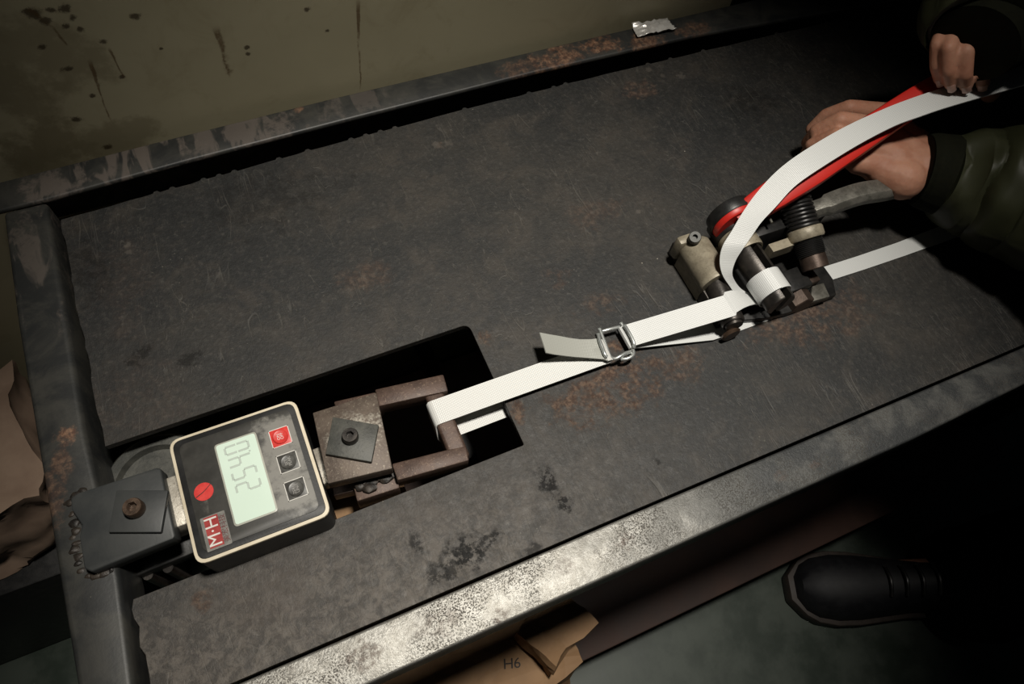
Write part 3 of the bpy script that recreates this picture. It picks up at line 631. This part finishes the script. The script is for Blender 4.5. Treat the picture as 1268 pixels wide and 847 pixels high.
# strap from the buckle through the tool
WX, WZ, WR = .3520, .0320, .0125                     # windlass axis
ty = P(905, 378, .031).y
path = [(bxr - .0005, byr, BZ + .0035), (bxr - .0035, byr, BZ + .002), (bxr - .004, byr, BZ), (bxr - .002, byr, BZ - .002), (bxr + .003, byr, BZ - .003)]
for i in range(1, 8): t = i / 7; path.append((lerp(bxr + .003, .30, t), lerp(byr, ty - .003, t), lerp(BZ - .003, .003, t)))
path += [(.32, ty - .003, .0012), (.36, ty - .003, .0009), (.40, ty - .002, .0009), (.44, P(1050, 326, .001).y, .0009)]
bm = B(); L, R = flat(path); L = L[:-1]; R = R[:-1]
for a, b in (((1013, 333), (1020, 350)), ((1060, 318), (1070, 334)), ((1110, 301), (1120, 317)), ((1165, 280), (1184, 294))): L.append(P(*a, .001)); R.append(P(*b, .001))
add_ribbon(bm, L, R)
path = [(bxr - .0005, byr, BZ + .0035)]
for i in range(1, 11): t = i / 10; path.append((lerp(bxr, .312, t), lerp(byr, ty, t), lerp(BZ + .0035, .0312, t)))
L, R = flat(path)
for a, b, z in (((897, 362), (912, 387), .0318), ((905, 360), (920, 382), .0314), ((913, 361), (927, 379), .0290), ((921, 363.5), (934, 377), .0245), ((930, 367), (942, 376.5), .0185)): L.append(P(*a, z)); R.append(P(*b, z))
add_ribbon(bm, L, R)
# turns round the windlass
wy = .1835
L, R = [], []
for i in range(49):
    a = math.radians(-115 + i * 470 / 48); r = WR + .0008 + .0011 * i / 48
    c = Vector((WX + r * math.sin(a), wy, Z0 + WZ + r * math.cos(a))); L.append(c + Vector((0, SW / 2, 0))); R.append(c - Vector((0, SW / 2, 0)))
add_ribbon(bm, L, R)
arch = [((1265, 82), (1275, 104), .124), ((1240, 89), (1250, 111), .122), ((1200, 99), (1211, 122), .119), ((1157, 112.5), (1167, 135), .115), ((1126, 123), (1138, 145), .110), ((1095, 135), (1107, 156.5), .105), ((1045, 158), (1062, 180), .097), ((994, 188), (1012, 211), .088), ((962, 212), (983, 232), .081), ((937, 239), (960, 257), .074),
        ((919, 264), (943, 275), .068), ((906, 286), (931, 292), .061), ((895, 304), (920.5, 307), .055), ((891, 322), (911, 322), .047), ((894, 339), (906.5, 338), .039), ((903, 354), (911, 350), .030), ((912, 366), (919, 359), .023), ((925, 373), (930, 364), .018), ((938, 378), (941, 368), .0165)]
L = spline([P(*a, z) for a, b, z in arch], 4); R = spline([P(*b, z) for a, b, z in arch], 4)
add_ribbon(bm, L, R)
o = put('strapping_band', bm, MAT['strap2'], base=(.33, ty, Z0), smooth=True)
tag(o, 'white ribbed strap wound on the tensioner, its free end arching up to the hands', 'strap')
# buckle of bent wire
bk = B(); WRR = .0015
def wire(pts, n=5): add_tube(bk, spline([P(730 + x / 12.1, 390 + y / 12.1, z) for x, y, z in pts], n), WRR, 10)
z = BZ + .001
wire([(148, 205, z), (185, 310, z), (240, 450, z), (290, 590, z), (330, 645, z + .001), (385, 655, z + .002), (450, 625, z + .003), (530, 580, z + .003), (615, 555, z + .0015)])
wire([(470, 118, z), (520, 220, z), (575, 350, z), (625, 470, z), (655, 545, z + .001), (650, 600, z + .0015), (600, 640, z + .0015), (540, 660, z + .001), (470, 665, z)])
wire([(185, 248, z), (300, 215, z + .001), (450, 180, z)])
wire([(128, 285, z + .0055), (150, 380, z + .006), (195, 500, z + .006), (225, 580, z + .006), (255, 632, z + .005)])
wire([(520, 155, z + .005), (570, 230, z + .0055), (635, 350, z + .0055), (665, 430, z + .005), (665, 490, z + .003)])
bko = put('wire_buckle', bk, MAT['wire'], base=P(763, 424, BZ), smooth=True)
tag(bko, 'bright bent wire buckle joining the two white straps on the plate', 'buckle')

# ------------------------------------------------------------------ strap tensioner
tn = thing('strap_tensioner', 'steel strap tensioning tool with red lever standing on the black plate', 'tool', (.36, .21, Z0))
Yd = Vector((0, -1, 0))
bm = B(); add_prism(bm, [(.3085, .198), (.3085, .258), (.430, .252), (.4295, .180), (.4225, .1655), (.3720, .1655), (.3480, .1685), (.3330, .1730), (.3250, .1800)], Z0 + .0014, Z0 + .0075); base = put('base_plate', bm, MAT['black'], tn, bevel=.0008)
bm = B(); add_prism(bm, [(.308, .176), (.308, .258), (.3125, .258), (.3125, .176)], Z0 + .0015, Z0 + .017); put('side_rail', bm, MAT['dark'], tn, bevel=.0008)
bm = B(); add_prism(bm, [P(1003, 374, .0135).xy, P(1028, 367, .0135).xy, P(1020, 350, .0135).xy, P(1006, 354, .0135).xy], Z0 + .0075, Z0 + .0135); put('front_foot', bm, MAT['steelbar'], tn, bevel=.0008)
# roller housing, roller, screw
HX, HZ2 = .3195, .0215
bm = B(); add_lathe(bm, (HX, .2475, Z0 + HZ2), Yd, [(0, .010), (.001, .0125), (.0035, .0142), (.036, .0142), (.0395, .0150), (.0415, .0146), (.042, .010)], 36)
add_box(bm, (HX - .0125, .2065, Z0 + .0016), (HX + .0125, .2440, Z0 + HZ2)); put('roller_housing', bm, MAT['cast'], tn, smooth=True)
bm = B(); add_lathe(bm, (.3205, .212, Z0 + .0205), (-.0075, -.044, 0), [(0, .0096), (.043, .0096), (.0444, .0088), (.0444, .0072), (.0465, .0070), (.0465, .001)], 32); put('guide_roller', bm, MAT['dark'], tn, smooth=True)
bm = B(); add_lathe(bm, (.3130, .1665, Z0 + .0095), Yd, [(0, .0075), (.002, .0085), (.0035, .0070)], 20); put('roller_end_cap', bm, MAT['bolt'], tn, smooth=True)
s0 = P(861, 293, .042); sd = (Vector((0, 0, Z0 + .5)) - s0).normalized() * .6 + Vector((0, 0, .5)); sd.normalize()
bm = B(); add_lathe(bm, s0 - sd * .010, sd, [(0, .0052), (.008, .0052), (.0095, .0046), (.0095, .0022), (.006, .0021), (.006, .0005)], 20); put('socket_screw', bm, MAT['washer'], tn, smooth=True)
bm = B(); add_box(bm, (s0.x - .010, .2440, Z0 + .010), (s0.x + .012, .2530, Z0 + .034)); put('screw_block', bm, MAT['cast'], tn, bevel=.003)
# windlass: a split shaft whose slot takes the strap
bm = B(); th = math.radians(84); nn = 16
for sgn in (0, math.pi):
    outl = []
    g0 = .0034; a0 = math.asin(g0 / WR)
    for i in range(nn + 1):
        a = lerp(a0, math.pi - a0, i / nn) + th + sgn; outl.append((WR * math.cos(a), WR * math.sin(a)))
    rings = [[Vector((WX + x * k, y, Z0 + WZ + zz_ * k)) for x, zz_ in outl] for y, k in ((.228, 1), (.1665, 1), (.1655, .95))]
    add_loft(bm, rings)
put('windlass', bm, MAT['dark'], tn, smooth=True)
bm = B(); add_lathe(bm, (WX, .2385, Z0 + WZ), Yd, [(0, .0155), (.0185, .0155), (.0205, .0150), (.0205, .0135), (.0195, .0132), (.0195, .001)], 36)
add_box(bm, (WX - .013, .2245, Z0 + .0075), (WX + .013, .2385, Z0 + WZ)); put('windlass_bearing', bm, MAT['cast'], tn, smooth=True)
bm = B(); add_lathe(bm, (WX, .2370, Z0 + WZ), Yd, [(-.018, .012), (-.017, .0165), (0, .0165), (.001, .012)], 30); put('ratchet_wheel', bm, MAT['black'], tn, smooth=True)
bm = B(); bx = P(897, 287, .046); add_lathe(bm, (.3510, .2565, Z0 + .0435), Yd, [(0, .008), (.001, .0195), (.010, .0208), (.0115, .0200), (.0115, .001)], 40); hub = put('lever_hub', bm, MAT['black'], tn, smooth=True)
bm = B(); add_lathe(bm, (.3515, .2455, Z0 + .0435), Yd, [(0, .0196), (.004, .0192), (.0052, .0180), (.0052, .001)], 40); put('hub_face', bm, MAT['red'], hub, smooth=True, label='red painted hub face')
bm = B(); add_cyl(bm, P(903, 266, .052) - Vector((0, .004, .002)), P(903, 266, .052) + Vector((0, .006, .004)), .0048, n=20); put('hub_stud', bm, MAT['black'], hub, smooth=True)
# red lever: a shallow channel that rises to the hands
lev = [(914, 273, .052, .0170), (930, 260, .058, .0220), (960, 240, .068, .0255), (1002, 214, .077, .0255), (1050, 181, .086, .0255), (1100, 147, .096, .0240), (1140, 121, .104, .0230), (1172, 103, .110, .0225)]
cen = spline([P(x, y, z) for x, y, z, w_ in lev], 5); wid = []
for i in range(len(lev) - 1):
    for k in range(5): wid.append(lerp(lev[i][3], lev[i + 1][3], k / 5))
wid.append(lev[-1][3])
rings = []
for i, p in enumerate(cen):
    t = (cen[min(i + 1, len(cen) - 1)] - cen[max(i - 1, 0)]).normalized(); side = Vector((0, 0, 1)).cross(t).normalized(); nrm = t.cross(side).normalized()
    tw = math.radians(12); s2 = side * math.cos(tw) + nrm * math.sin(tw); n2 = nrm * math.cos(tw) - side * math.sin(tw)
    ww = wid[i] / 2; hh = .0045
    sec = [(-ww, -hh), (-ww, hh * .2), (-ww * .93, hh * .75), (-ww * .75, hh), (0, hh * 1.12), (ww * .75, hh), (ww * .93, hh * .75), (ww, hh * .2), (ww, -hh), (ww * .82, -hh), (ww * .78, hh * .3), (-ww * .78, hh * .3), (-ww * .82, -hh)]
    rings.append([p + s2 * a + n2 * b for a, b in sec])
bm = B(); add_loft(bm, rings); put('lever', bm, MAT['red'], tn, smooth=True, label='chipped red painted lever')
# spring plunger: spring, collar, thread and block, tilted down to the front
a0 = P(984, 247, .052); a1 = P(1010, 332, .028); ad = (a1 - a0); AL = ad.length; ad.normalize()
bm = B(); add_cyl(bm, a0 - ad * .006, a1 - ad * .012, .0085, n=24)
u, v = frame_of(ad); hel = []
for i in range(16 * 8 + 1):
    a = 2 * math.pi * i / 16; hel.append(a0 + ad * (AL * .44 * i / (16 * 8)) + u * (.0118 * math.cos(a)) + v * (.0118 * math.sin(a)))
put('plunger_shaft', bm, MAT['black'], tn, smooth=True)
bm = B(); add_tube(bm, hel, .0016, 8); put('spring', bm, MAT['black'], tn, smooth=True)
bm = B(); add_lathe(bm, a0 + ad * (AL * .42), ad, [(0, .0105), (.0006, .0140), (.0022, .0148), (.0085, .0148), (.0100, .0138), (.0105, .0105)], 32)
c = a0 + ad * (AL * .50); add_box(bm, (c.x - .034, c.y - .005, c.z - .014), (c.x - .010, c.y + .003, c.z - .003)); put('collar', bm, MAT['cast'], tn, smooth=True)
bm = B(); prof = []
for i in range(9): prof += [(i * .0015, .0112), (i * .0015 + .00075, .0122)]
add_lathe(bm, a0 + ad * (AL * .60), ad, [(0, .008)] + prof + [(.0137, .008)], 28); put('thread', bm, MAT['black'], tn, smooth=True)
bm = B(); add_lathe(bm, a0 + ad * (AL * .70), ad, [(0, .0080), (.001, .0105), (AL * .30, .0110), (AL * .31, .0104), (AL * .31, .001)], 32); put('plunger_head', bm, MAT['brownsteel'], tn, smooth=True)
def block_at(name, x, y, z0, z1, sx, sy, mat, rot=0.0, bev=.001):
    c = P(x, y, z1); bm = B(); add_box(bm, (-sx, -sy, Z0 + z0), (sx, sy, Z0 + z1)); bmesh.ops.rotate(bm, verts=bm.verts, cent=(0, 0, 0), matrix=Matrix.Rotation(rot, 3, 'Z'))
    bmesh.ops.translate(bm, verts=bm.verts, vec=(c.x, c.y, 0)); return put(name, bm, mat, tn, bevel=bev)
block_at('gripper_jaw', 1003, 343, .006, .018, .0075, .006, MAT['brownsteel'], .05)
c = P(995, 367, .018); bm = B(); add_lathe(bm, c + Vector((0, .0085, -.0085)), Yd, [(0, .0112), (.013, .0112), (.0138, .0100), (.0138, .001)], 6, math.pi / 6); put('hex_nut', bm, MAT['brownsteel'], tn, smooth=False)
block_at('gripper_post', 965, 343, .0075, .030, .006, .010, MAT['black'])
block_at('gripper_post', 985, 345, .0075, .022, .012, .010, MAT['black'])
block_at('frame_web', 960, 275, .0075, .040, .022, .008, MAT['black'])
bm = B(); q0 = P(952, 268, .050); q1 = P(956, 276, .050); add_cyl(bm, q0, q1, .0011, n=10); put('cotter_pin', bm, MAT['steelbar'], tn, smooth=True)
# fixed steel handle going back into the left hand
hd = [(1006, 261, .046), (1020, 256, .049), (1040, 248, .052), (1065, 240, .054), (1090, 236, .054), (1115, 232, .050), (1135, 236, .040)]
cen = spline([P(x, y, z) for x, y, z in hd], 4); rings = []
for i, p in enumerate(cen):
    t = (cen[min(i + 1, len(cen) - 1)] - cen[max(i - 1, 0)]).normalized(); side = Vector((0, 0, 1)).cross(t).normalized(); nrm = t.cross(side).normalized()
    ww = .0085 if i > 4 else .0065; hh = .005
    rings.append([p + side * a + nrm * b for a, b in ((-ww, -hh), (-ww, hh * .1), (-ww * .55, hh), (ww, hh), (ww, -hh))])
bm = B(); add_loft(bm, rings); put('fixed_handle', bm, MAT['steelbar'], tn, bevel=.0006, angle=30)
bm = B(); q0 = P(1010, 262, .030); add_box(bm, (q0.x - .018, q0.y - .004, Z0 + .0075), (q0.x + .012, q0.y + .014, Z0 + .034)); put('handle_bracket', bm, MAT['black'], tn, bevel=.0015)

# ------------------------------------------------------------------ person
per = thing('person', 'person in olive nylon jacket, dark trousers and black boots, hands on the tensioner', 'person', (.80, -.20, 0))
class Body:
    def __init__(s): s.bm = B()
    def cap(s, a, b, ra, rb, n=14):                 # tapered capsule
        a, b = Vector(a), Vector(b); d = (b - a); L = d.length; d.normalize(); rings = []
        prof = [(-ra * math.cos(t), ra * math.sin(t)) for t in [math.pi / 2 * k / 4 for k in range(5)]]
        prof = [(-ra * math.cos(math.pi / 2 * k / 4), max(ra * math.sin(math.pi / 2 * k / 4), 1e-4)) for k in range(5)]
        prof += [(L + rb * math.sin(math.pi / 2 * k / 4), max(rb * math.cos(math.pi / 2 * k / 4), 1e-4)) for k in range(5)]
        add_loft(s.bm, [circle(a + d * t, d, r, n) for t, r in prof])
    def ell(s, c, r, rot=None):
        m = Matrix.Translation(c) @ (rot.to_4x4() if rot else Matrix.Identity(4)) @ Matrix.Diagonal((*r, 1))
        bmesh.ops.create_uvsphere(s.bm, u_segments=24, v_segments=16, radius=1, matrix=m)
    def chain(s, pts, rad):
        for i in range(len(pts) - 1): s.cap(pts[i], pts[i + 1], rad[i], rad[i + 1])
bd = Body()
# left hand (nearer the camera) closed over the fixed handle
lw = P(1146, 212, .058)
LF = [[(1098, 140, .064), (1052, 134, .069), (1023, 143, .055), (1005, 160, .040)], [(1084, 158, .071), (1041, 149, .077), (1012, 162, .061), (1000, 177, .043)],
      [(1072, 180, .069), (1036, 169, .073), (1006, 180, .056), (998, 192, .040)], [(1062, 202, .061), (1040, 192, .062), (1020, 200, .048), (1014, 209, .036)]]
LR = [(.0090, .0076, .0064, .0056), (.0096, .0078, .0065, .0058), (.0092, .0076, .0064, .0058), (.0088, .0068, .0060, .0054)]
for f, r in zip(LF, LR):
    pts = [P(*q) for q in f]; bd.chain(pts, r); bd.cap(lw.lerp(pts[0], .12), pts[0], .0185, r[0] * 1.1)
bd.cap(P(1125, 182, .061), P(1092, 152, .064), .0175, .0110); bd.cap(P(1118, 222, .059), P(1072, 203, .058), .0180, .0105)
bd.cap(P(1105, 200, .060), P(1085, 180, .062), .0190, .0160)
TH = [P(1132, 180, .056), P(1100, 158, .036), P(1070, 165, .024), P(1048, 180, .020)]; bd.chain(TH, (.0150, .0115, .0100, .0085))
lel = P(1500, 300, .125); lsh = lel + Vector((.10, -.14, .26))
la = [lw, P(1164, 215, .060), P(1195, 222, .060), P(1235, 232, .064), P(1290, 246, .072), P(1380, 270, .090), lel]; bd.chain(la, [.0225, .023, .025, .027, .029, .031, .034])
# right hand, fingers hanging down over the strap and the lever end
rw = P(1243, 8, .160)
RF = [[(1170, 30, .150), (1160, 56, .146), (1159, 82, .134), (1163, 99, .122)], [(1186, 32, .153), (1174, 60, .150), (1174, 88, .137), (1177.5, 105, .125)],
      [(1206, 36, .153), (1196, 64, .150), (1195, 92, .137), (1196.5, 106, .126)], [(1226, 42, .150), (1219, 70, .146), (1218, 92, .136), (1217, 104, .126)]]
RR_ = [(.0070, .0052, .0047, .0043), (.0074, .0058, .0052, .0047), (.0078, .0062, .0057, .0051), (.0076, .0062, .0057, .0051)]
tips = []
for f, r in zip(RF, RR_):
    pts = [P(*q) for q in f]; bd.chain(pts, r); bd.cap(rw.lerp(pts[0], .1), pts[0], .018, r[0] * 1.15); tips.append((pts[-2], pts[-1], r[-1]))
bd.cap(P(1222, 24, .153), P(1204, 34, .153), .018, .014)
TH = [P(1245, 30, .145), P(1248, 62, .126), P(1238, 92, .112), P(1226, 116, .106)]; bd.chain(TH, (.014, .0110, .0090, .0076))
rel = Vector((.90, .20, .92)); rsh = Vector((.96, .02, 1.16))
bd.cap(rw, rw.lerp(rel, .25), .0225, .026); bd.cap(rw.lerp(rel, .25), rel, .026, .036)
# arms, torso, head, legs
bd.cap(lel, lsh, .040, .050); bd.cap(rel, rsh, .040, .050)
chest = (lsh + rsh) / 2 + Vector((.03, -.04, -.06)); hip = Vector((.98, -.28, .86))
bd.cap(chest, hip, .115, .125); bd.cap(lsh, rsh, .055, .055); bd.cap(chest, lsh, .10, .055); bd.cap(chest, rsh, .10, .055)
fwd = Vector((-.86, .40, 0)).normalized(); lft = Vector((-.40, -.86, 0)).normalized()
hipR = hip - lft * .085; hipL = hip + lft * .085
ankR = Vector((.805, -.150, .09)); kneeR = Vector((.86, -.17, .47)); ankL = Vector((.90, -.46, .09)); kneeL = Vector((.915, -.36, .47))
for h_, k_, a_ in ((hipR, kneeR, ankR), (hipL, kneeL, ankL)):
    bd.cap(h_, k_, .085, .058); bd.cap(k_, a_, .055, .036); bd.cap(a_, a_ + fwd * .16 + Vector((0, 0, -.05)), .036, .028)
neck = (lsh + rsh) / 2 + Vector((-.01, 0, .05)); hc = neck + fwd * .085 + Vector((0, 0, .125))
bd.cap((lsh + rsh) / 2, hc - Vector((0, 0, .03)), .058, .052)
hrot = Matrix((fwd, lft, Vector((0, 0, 1)))).transposed() @ Matrix.Rotation(.5, 3, 'Y')
bd.ell(hc, (.098, .076, .112), hrot); bd.ell(hc + hrot @ Vector((.035, 0, -.06)), (.062, .056, .055), hrot)
bd.cap(hc + hrot @ Vector((.092, 0, .008)), hc + hrot @ Vector((.112, 0, -.026)), .008, .012)
for s_ in (-1, 1): bd.ell(hc + hrot @ Vector((-.005, .076 * s_, -.005)), (.020, .009, .032), hrot)
bd.cap(hc + hrot @ Vector((.090, -.02, -.062)), hc + hrot @ Vector((.090, .02, -.062)), .008, .008)
me = bpy.data.meshes.new('body'); bmesh.ops.recalc_face_normals(bd.bm, faces=bd.bm.faces); bd.bm.to_mesh(me); bd.bm.free()
o = bpy.data.objects.new('body_source', me); COL.objects.link(o)
md = o.modifiers.new('r', 'REMESH'); md.mode = 'VOXEL'; md.voxel_size = .0018; md.adaptivity = 0
m2 = o.modifiers.new('s', 'SMOOTH'); m2.factor = .5; m2.iterations = 2
me2 = bpy.data.meshes.new_from_object(o.evaluated_get(bpy.context.evaluated_depsgraph_get())); bpy.data.objects.remove(o)
bm = B(); bm.from_mesh(me2); body = put('body', bm, MAT['skin'], per, smooth=True); body['label'] = 'bare hands, one gripping the handle, one holding strap and lever end'
for a, b, r in tips:                                # fingernails of the right hand
    d = (b - a).normalized(); view = (Vector((0, 0, Z0 + CH)) - b).normalized(); up = (view - d * view.dot(d)).normalized(); sd_ = d.cross(up)
    bm = B(); rings = []
    for t in (-.0035, 0, .0035, .0058):
        rings.append([b + d * t + (up * math.cos(k) + sd_ * math.sin(k)) * (r * (1.02 if t < .004 else .72)) for k in (-.7, -.35, 0, .35, .7)] + [b + d * t + (up * math.cos(k) + sd_ * math.sin(k)) * (r * (.94 if t < .004 else .64)) for k in (.7, .35, 0, -.35, -.7)])
    add_loft(bm, rings); put('fingernail', bm, MAT['nail'], body, smooth=True)
for s_ in (-1, 1):
    bm = B(); bmesh.ops.create_uvsphere(bm, u_segments=14, v_segments=10, radius=.011, matrix=Matrix.Translation(hc + hrot @ Vector((.083, .032 * s_, .005)))); put('eye', bm, MAT['eye'], body, smooth=True)
bm = B(); bmesh.ops.create_uvsphere(bm, u_segments=32, v_segments=20, radius=1, matrix=Matrix.Translation(hc + hrot @ Vector((-.016, 0, .02))) @ hrot.to_4x4() @ Matrix.Diagonal((.098, .084, .108, 1)))
for v in bm.verts: v.co += noise.noise_vector(v.co * 60) * .006
put('hair', bm, MAT['hair'], per, smooth=True)
# clothing
def cloth(pts, rad, name, mat, wr=.0, freq=9, n=48, per_seg=14, seed=0.0, cap=False, tilt=1.0):
    c = spline(pts, per_seg); rr = []
    for i in range(len(rad) - 1):
        for k in range(per_seg): t = k / per_seg; t = t * t * (3 - 2 * t); rr.append(lerp(rad[i], rad[i + 1], t))
    rr.append(rad[-1]); rings = []; prev = None; s = 0
    for i, p in enumerate(c):
        if i: s += (p - c[i - 1]).length
        d = (c[min(i + 1, len(c) - 1)] - c[max(i - 1, 0)]).normalized()
        if prev is None: a, b = frame_of(d)
        else: a = (prev - d * prev.dot(d)).normalized(); b = d.cross(a)
        prev = a; ring = []
        edge = min(1, i / 6)
        for k in range(n):
            th_ = 2 * math.pi * k / n
            q = Vector((math.cos(th_) * 1.4 + seed, math.sin(th_) * 1.4, s * freq * 1.2))
            ph = s * freq * 2 * math.pi + tilt * math.sin(th_ * 2 + seed) + 1.6 * noise.noise(q)
            f = (abs(math.sin(ph / 2)) ** .55 - .6) * (.55 + .45 * noise.noise(q * .7 + Vector((5, 2, 1)))) + .55 * noise.noise(q * 1.3)
            r = rr[i] + wr * edge * f
            ring.append(p + (a * math.cos(th_) + b * math.sin(th_)) * r)
        rings.append(ring)
    bm = B(); add_loft(bm, rings, cap); bmesh.ops.solidify(bm, geom=bm.faces[:], thickness=.0015)
    return put(name, bm, mat, per, smooth=True)
sl = [P(1164, 215, .060), P(1195, 222, .060), P(1235, 232, .064), P(1290, 246, .072), P(1380, 270, .090), lel, lsh.lerp(lel, .5), lsh + Vector((.03, .01, 0))]
cloth(sl, [.033, .042, .052, .058, .062, .066, .075, .085], 'sleeve', MAT['jacket'], wr=.0085, freq=30, n=72, per_seg=24, tilt=.5, seed=1.3)
cloth([P(1137, 210, .057), P(1150, 212, .058), P(1172, 217, .060)], [.0295, .0320, .0345], 'cuff', MAT['cuff'], wr=.0006, freq=40, per_seg=6)
rs = [P(1218, 41, .163), P(1247, 2, .172), rw.lerp(rel, .35), rw.lerp(rel, .7), rel, rsh.lerp(rel, .5), rsh + Vector((.02, -.01, 0))]
cloth(rs, [.038, .048, .056, .060, .068, .075, .085], 'sleeve', MAT['jacket'], wr=.008, freq=14, seed=3.1)
cloth([P(1205, 56, .157), P(1213, 46, .159), P(1229, 27, .164)], [.032, .035, .040], 'cuff', MAT['cuff'], wr=.0006, freq=40, per_seg=6)  # dark cuff pulled down over the hand where it fades into shade
cloth([neck + Vector((.01, -.01, .0)), chest + Vector((0, 0, .10)), chest, chest.lerp(hip, .5), hip, hip + Vector((.0, -.01, -.10))], [.085, .15, .185, .18, .175, .175], 'jacket_body', MAT['jacket'], wr=.012, freq=6, seed=6)
cloth([hip + Vector((0, 0, .06)), hip + Vector((0, 0, -.06))], [.165, .160], 'waist', MAT['trouser'], wr=.003, freq=6, cap=True)
for h_, k_, a_, sd_ in ((hipR, kneeR, ankR, 2.0), (hipL, kneeL, ankL, 4.0)):
    cloth([h_, h_.lerp(k_, .5), k_, k_.lerp(a_, .5), a_ + Vector((0, 0, .04)), a_ + Vector((.005, -.003, -.035))], [.115, .100, .088, .082, .080, .084], 'trouser_leg', MAT['trouser'], wr=.009, freq=10, seed=sd_)
def boot(heel, toe):
    d = (toe - heel); L = d.length; d.normalize(); s_ = Vector((-d.y, d.x, 0)); 
    prof = [(0.0, .030, .075), (.03, .036, .085), (.15, .038, .092), (.30, .037, .098), (.42, .038, .085), (.55, .043, .070), (.68, .048, .062), (.80, .049, .057), (.90, .044, .050), (.96, .034, .042), (1.0, .016, .032)]
    n = 24; rings = []
    for t, w_, h in prof:
        ring = []
        for k in range(n):
            a = 2 * math.pi * k / n; x = math.cos(a); y = math.sin(a)
            ring.append(heel + d * (L * t) + s_ * (w_ * (abs(x) ** .8) * (1 if x > 0 else -1)) + Vector((0, 0, .022 + max(0, y) * h)))
        rings.append(ring)
    bm = B(); add_loft(bm, rings); b = put('boot', bm, MAT['boot'], per, smooth=True)
    pts = []; W = [(t, w_ + .007) for t, w_, h in prof]; W[0] = (-.02, .030); W[-1] = (1.03, .018)
    left = [(heel + d * (L * t) + s_ * w_) for t, w_ in W]; right = [(heel + d * (L * t) - s_ * w_) for t, w_ in W]
    bm = B(); add_prism(bm, [p.xy for p in left + right[::-1]], 0.001, .026); put('sole', bm, MAT['sole'], b, bevel=.003)
    bm = B()
    for k in range(4):
        t = .40 + k * .07; h = lerp(.092, .071, k / 3) + .023
        add_tube(bm, spline([heel + d * (L * t) + s_ * x + Vector((0, 0, h - abs(x) * .35)) for x in (-.022, 0, .022)], 4), .0025, 8)
    put('laces', bm, MAT['black'], b, smooth=True)
boot(Vector((.835, -.165, 0)), Vector((.562, -.050, 0)))
boot(ankL + Vector((.03, -.015, -.09)), ankL + fwd * .25 + Vector((0, 0, -.09)))

# ------------------------------------------------------------------ bags, tape
def crumple(c, size, amp, freq, seed, cuts=7, rot=0.0, flat_bottom=None):
    bm = B(); bmesh.ops.create_cube(bm, size=1); bmesh.ops.subdivide_edges(bm, edges=bm.edges[:], cuts=cuts, use_grid_fill=True)
    for v in bm.verts: v.co = Vector((v.co.x * size[0], v.co.y * size[1], v.co.z * size[2]))
    bmesh.ops.rotate(bm, verts=bm.verts, cent=(0, 0, 0), matrix=Matrix.Rotation(rot, 3, 'Z'))
    for v in bm.verts:
        q = v.co * freq + Vector((seed, seed * .7, 0)); n1 = noise.noise_vector(q); n2 = noise.noise_vector(q * 2.3)
        rg = 1 - abs(noise.noise(q * 1.4)) * 2
        v.co += (n1 * 1.0 + n2 * .45) * amp + v.co.normalized() * (rg - .4) * amp * .7
        v.co += Vector(c)
        if flat_bottom is not None: v.co.z = max(v.co.z, flat_bottom)
    bmesh.ops.triangulate(bm, faces=bm.faces[:])
    return bm
# kraft bag on the shelf, its corner hanging over the edge
bz = .126
bag = thing('paper_bag', 'crumpled brown paper bag with black H6 print under the front edge of the bench', 'bag', (.06, .06, bz))
bm = crumple((.030, .052, bz + .10), (.24, .14, .20), .013, 12, 2.0, 9, -.05, bz)
tipp = Vector((.158, -.004, bz + .18))
for v in bm.verts:
    d = (v.co - tipp).length
    if d < .07: v.co = v.co.lerp(tipp, (1 - d / .07) ** 1.2 * .85)
bag_o = put('bag_body', bm, MAT['paper'], bag)
bm = crumple((.136, .030, bz + .215), (.060, .05, .05), .008, 18, 5.0, 5, .4, bz); put('folded_top', bm, MAT['paper'], bag)
bvh_me = bag_o.data; off = BASE[bag_o]
bvh = BVHTree.FromPolygons([v.co + off for v in bvh_me.vertices], [p.vertices for p in bvh_me.polygons])
bm = text_mesh('H6', .030, 0, .95); bmesh.ops.triangulate(bm, faces=bm.faces[:])
bmesh.ops.subdivide_edges(bm, edges=bm.edges[:], cuts=1)
o_ = Vector((0, 0, Z0 + CH))
for v in bm.verts:                                  # lay the print onto the crumpled surface
    hit = bvh.ray_cast(o_, ray(634 + v.co.x * 620 - v.co.y * 30, 822 - v.co.y * 620 - v.co.x * 60).normalized())
    v.co = hit[0] + (o_ - hit[0]).normalized() * .0012 if hit[0] else Vector((0, .06, bz))
put('printed_mark', bm, MAT['blackprint'], bag, label='black H6 print')
# tan sack against the wall at the left
bm = B(); add_box(bm, (-.56, .30, 0), (-.27, .50, .27)); tag(put('shade_block', bm, MAT['black'], bevel=.004, base=(-.41, .40, 0)), 'added black block in place of the shaded folds under the tan sack', 'box')  # added black block where the sack's lower folds lie in shade
bm = crumple((-.395, .405, .335), (.19, .16, .125), .013, 15, 9.0, 14, .1, .272); so = put('paper_sack', bm, MAT['sack'], base=(-.385, .41, .27), smooth=True)
tag(so, 'crumpled tan paper sack lying on an added black block left of the bench', 'sack')
# tape
tq = [(781, 30), (800, 28), (826, 23), (837, 37), (812, 41), (789, 47)]
L = [P(*tq[k], .0135 + dz) for k, dz in ((0, .001), (1, .003), (2, .0005))]; R = [P(*tq[k], .0135 + dz) for k, dz in ((5, 0), (4, .002), (3, .001))]
bm = B(); add_ribbon(bm, spline(L, 9), spline(R, 9), .0003, 12)
for v in bm.verts: v.co.z += abs(noise.noise(v.co * 160)) * .006
tag(put('tape_scrap', bm, MAT['tape'], base=P(808, 35, .0125)), 'torn scrap of silver tape on the rusty back tube', 'tape')
